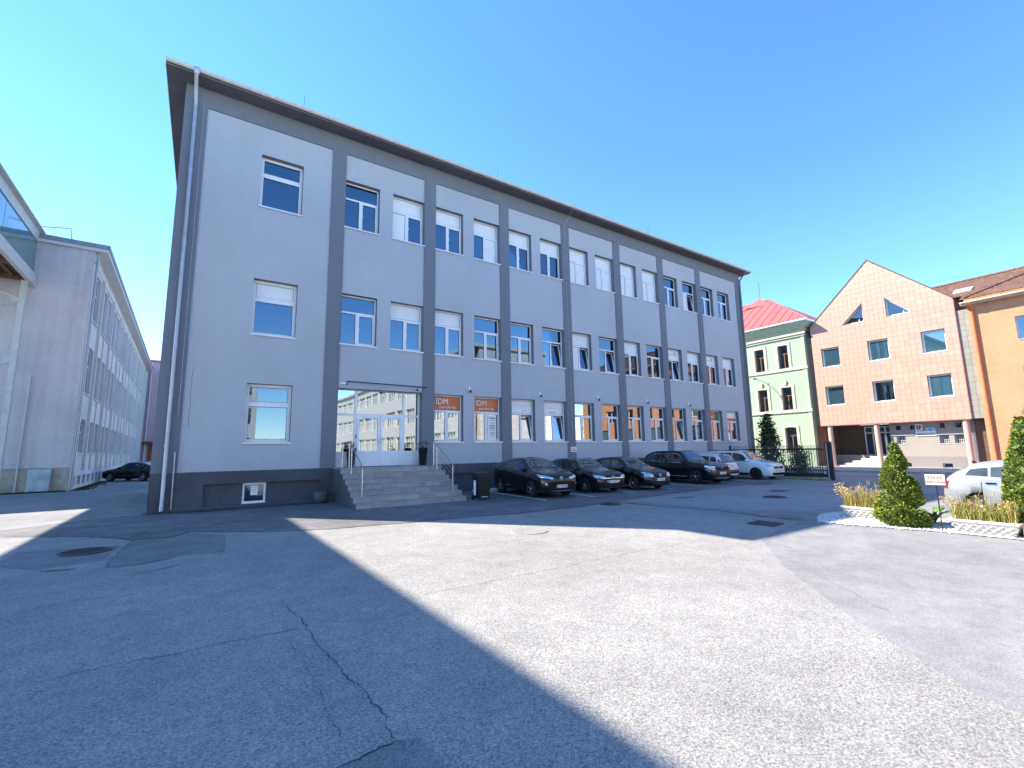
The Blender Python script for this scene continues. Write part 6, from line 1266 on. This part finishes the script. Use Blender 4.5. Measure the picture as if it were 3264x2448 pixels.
def conifer(label, loc, h, R0, seed, spiral=True, n=5200):
    r = random.Random(seed); t = thing('spiral_conifer' if spiral else 'conifer', label, 'conifer', loc)
    MB().tube([(0, 0, 0), (0.01, 0, h*0.5), (0, 0, h*0.94)], [0.04, 0.03, 0.008], 8).build('trunk', 'bark', t); c = MB(); turns = 2.35
    def rad_(a, f):
        base = R0*(1-f)**0.82*(0.82+0.18*min(1, f/0.08))+0.035
        if not spiral: return base*(1+0.08*math.sin(5*a+9*f))
        ph = (a/(2*math.pi)+f**0.85*turns+0.12) % 1.0; g = 1.0-0.62*max(0, 1-abs(ph-0.5)/0.2)**0.8
        return base*g*(1.06+0.07*math.sin(7*a+23*f))
    pts = []
    for k in range(n):
        f = 1-math.sqrt(r.random()) if r.random() < 0.85 else r.random(); f = min(0.985, f); a = r.uniform(0, 6.28); dd = 1-abs(r.gauss(0, 0.10)); rr = rad_(a, f)*dd; p = Vector((math.cos(a)*rr, math.sin(a)*rr, 0.03+f*(h-0.06)+r.gauss(0, .012)))
        nrm = Vector((math.cos(a), math.sin(a), 0.35)); d = (nrm*0.8+Vector((r.gauss(0, .5), r.gauss(0, .5), r.gauss(0, .35)+0.25))).normalized(); s = r.uniform(0.026, 0.058); e = d.cross(Vector((r.gauss(0, 1), r.gauss(0, 1), r.gauss(0, 1)))).normalized()
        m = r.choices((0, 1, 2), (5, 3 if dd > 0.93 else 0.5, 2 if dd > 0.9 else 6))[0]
        c.add([p-d*s*0.4, p+e*s*0.34, p+d*s*0.55+e*s*0.16, p+d*s*0.9, p+d*s*0.5-e*s*0.2, p-e*s*0.34], [(0, 1, 2, 3, 4, 5)], m)
    core = MB(); N1, N2 = 20, 18; vs = [(math.cos(6.283*j/N1)*rad_(6.283*j/N1, i/N2*0.97)*0.86, math.sin(6.283*j/N1)*rad_(6.283*j/N1, i/N2*0.97)*0.86, 0.03+i/N2*0.97*(h-0.06)) for i in range(N2+1) for j in range(N1)]
    c.add(vs, [(i*N1+j, i*N1+(j+1) % N1, (i+1)*N1+(j+1) % N1, (i+1)*N1+j) for i in range(N2) for j in range(N1)], 2, True)
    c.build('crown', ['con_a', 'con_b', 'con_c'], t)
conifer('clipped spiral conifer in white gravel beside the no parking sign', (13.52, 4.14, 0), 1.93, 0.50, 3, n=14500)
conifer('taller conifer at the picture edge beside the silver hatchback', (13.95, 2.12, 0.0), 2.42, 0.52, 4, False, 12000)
bl = bush('broadleaf_shrub', 'broad leaved shrub overlapping the tall conifer', 'shrub', (13.45, 1.66, 0), 2.15, [(0, 0.12), (0.4, 0.34), (0.8, 0.32), (1, 0.15)], 360, 0.17, ['leaf_l', 'leaf_m'], [3, 1], 8, 7, 0.016)
lp = thing('leafy_plant', 'low plant with arching broad leaves behind the no parking sign', 'plant', (14.3, 3.78, 0)); q = MB(); r = random.Random(4)
for k in range(26):
    a = r.uniform(0, 6.28); ln = r.uniform(0.35, 0.62); w_ = r.uniform(0.03, 0.055); pts = []; z0 = r.uniform(0.0, 0.1)
    for i in range(6):
        f = i/5; pts.append(Vector((math.cos(a)*ln*f*0.75, math.sin(a)*ln*f*0.75, z0+ln*(1.35*f-0.85*f*f)))); 
    sd = Vector((-math.sin(a), math.cos(a), 0)); vs = []
    for i, p in enumerate(pts): ww = w_*(0.25, 0.8, 1.0, 0.9, 0.55, 0.03)[i]; vs += [p-sd*ww+Vector((0, 0, ww*0.4)), p, p+sd*ww+Vector((0, 0, ww*0.4))]
    q.add(vs, [(3*i+j, 3*i+j+1, 3*i+3+j+1, 3*i+3+j) for i in range(5) for j in (0, 1)], r.choice((0, 0, 1)), True)
q.build('leaves', ['leaf_l', 'leaf_m'], lp)
sn = thing('no_parking_sign', 'small white sign with red lettering on a thin dark post', 'sign', (13.2, 3.385, 0), -math.pi/2+rad(8))
MB().tube([(0, 0.02, 0), (0.0, 0.02, 0.98)], 0.011, 8).build('post', 'blackmetal', sn); MB().bbox(-0.185, 0.175, -0.004, 0.014, 0.958, 1.215, 0.004).build('frame', 'iron', sn); MB().box(-0.165, 0.155, -0.008, -0.0045, 0.975, 1.197).build('sign_plate', [mat('ivory_plate', (0.74, 0.73, 0.62), rough=0.5)], sn)
text('lettering', 'ZAKAZ', 0.075, 'txt_r', sn, (-0.005, -0.010, 1.13), bold=0.0012); text('lettering', 'PARKOVANIA', 0.062, 'txt_r', sn, (-0.005, -0.010, 1.035), sx=0.82, bold=0.0012)

ws_ = thing('wheel_stop', 'low white concrete kerb block on the ground behind the rubbish bin', 'kerb block', (11.1, 18.75, 0)); MB().bbox(-0.75, 0.75, -0.14, 0.14, 0, 0.13, 0.02).build('block', 'stone', ws_)
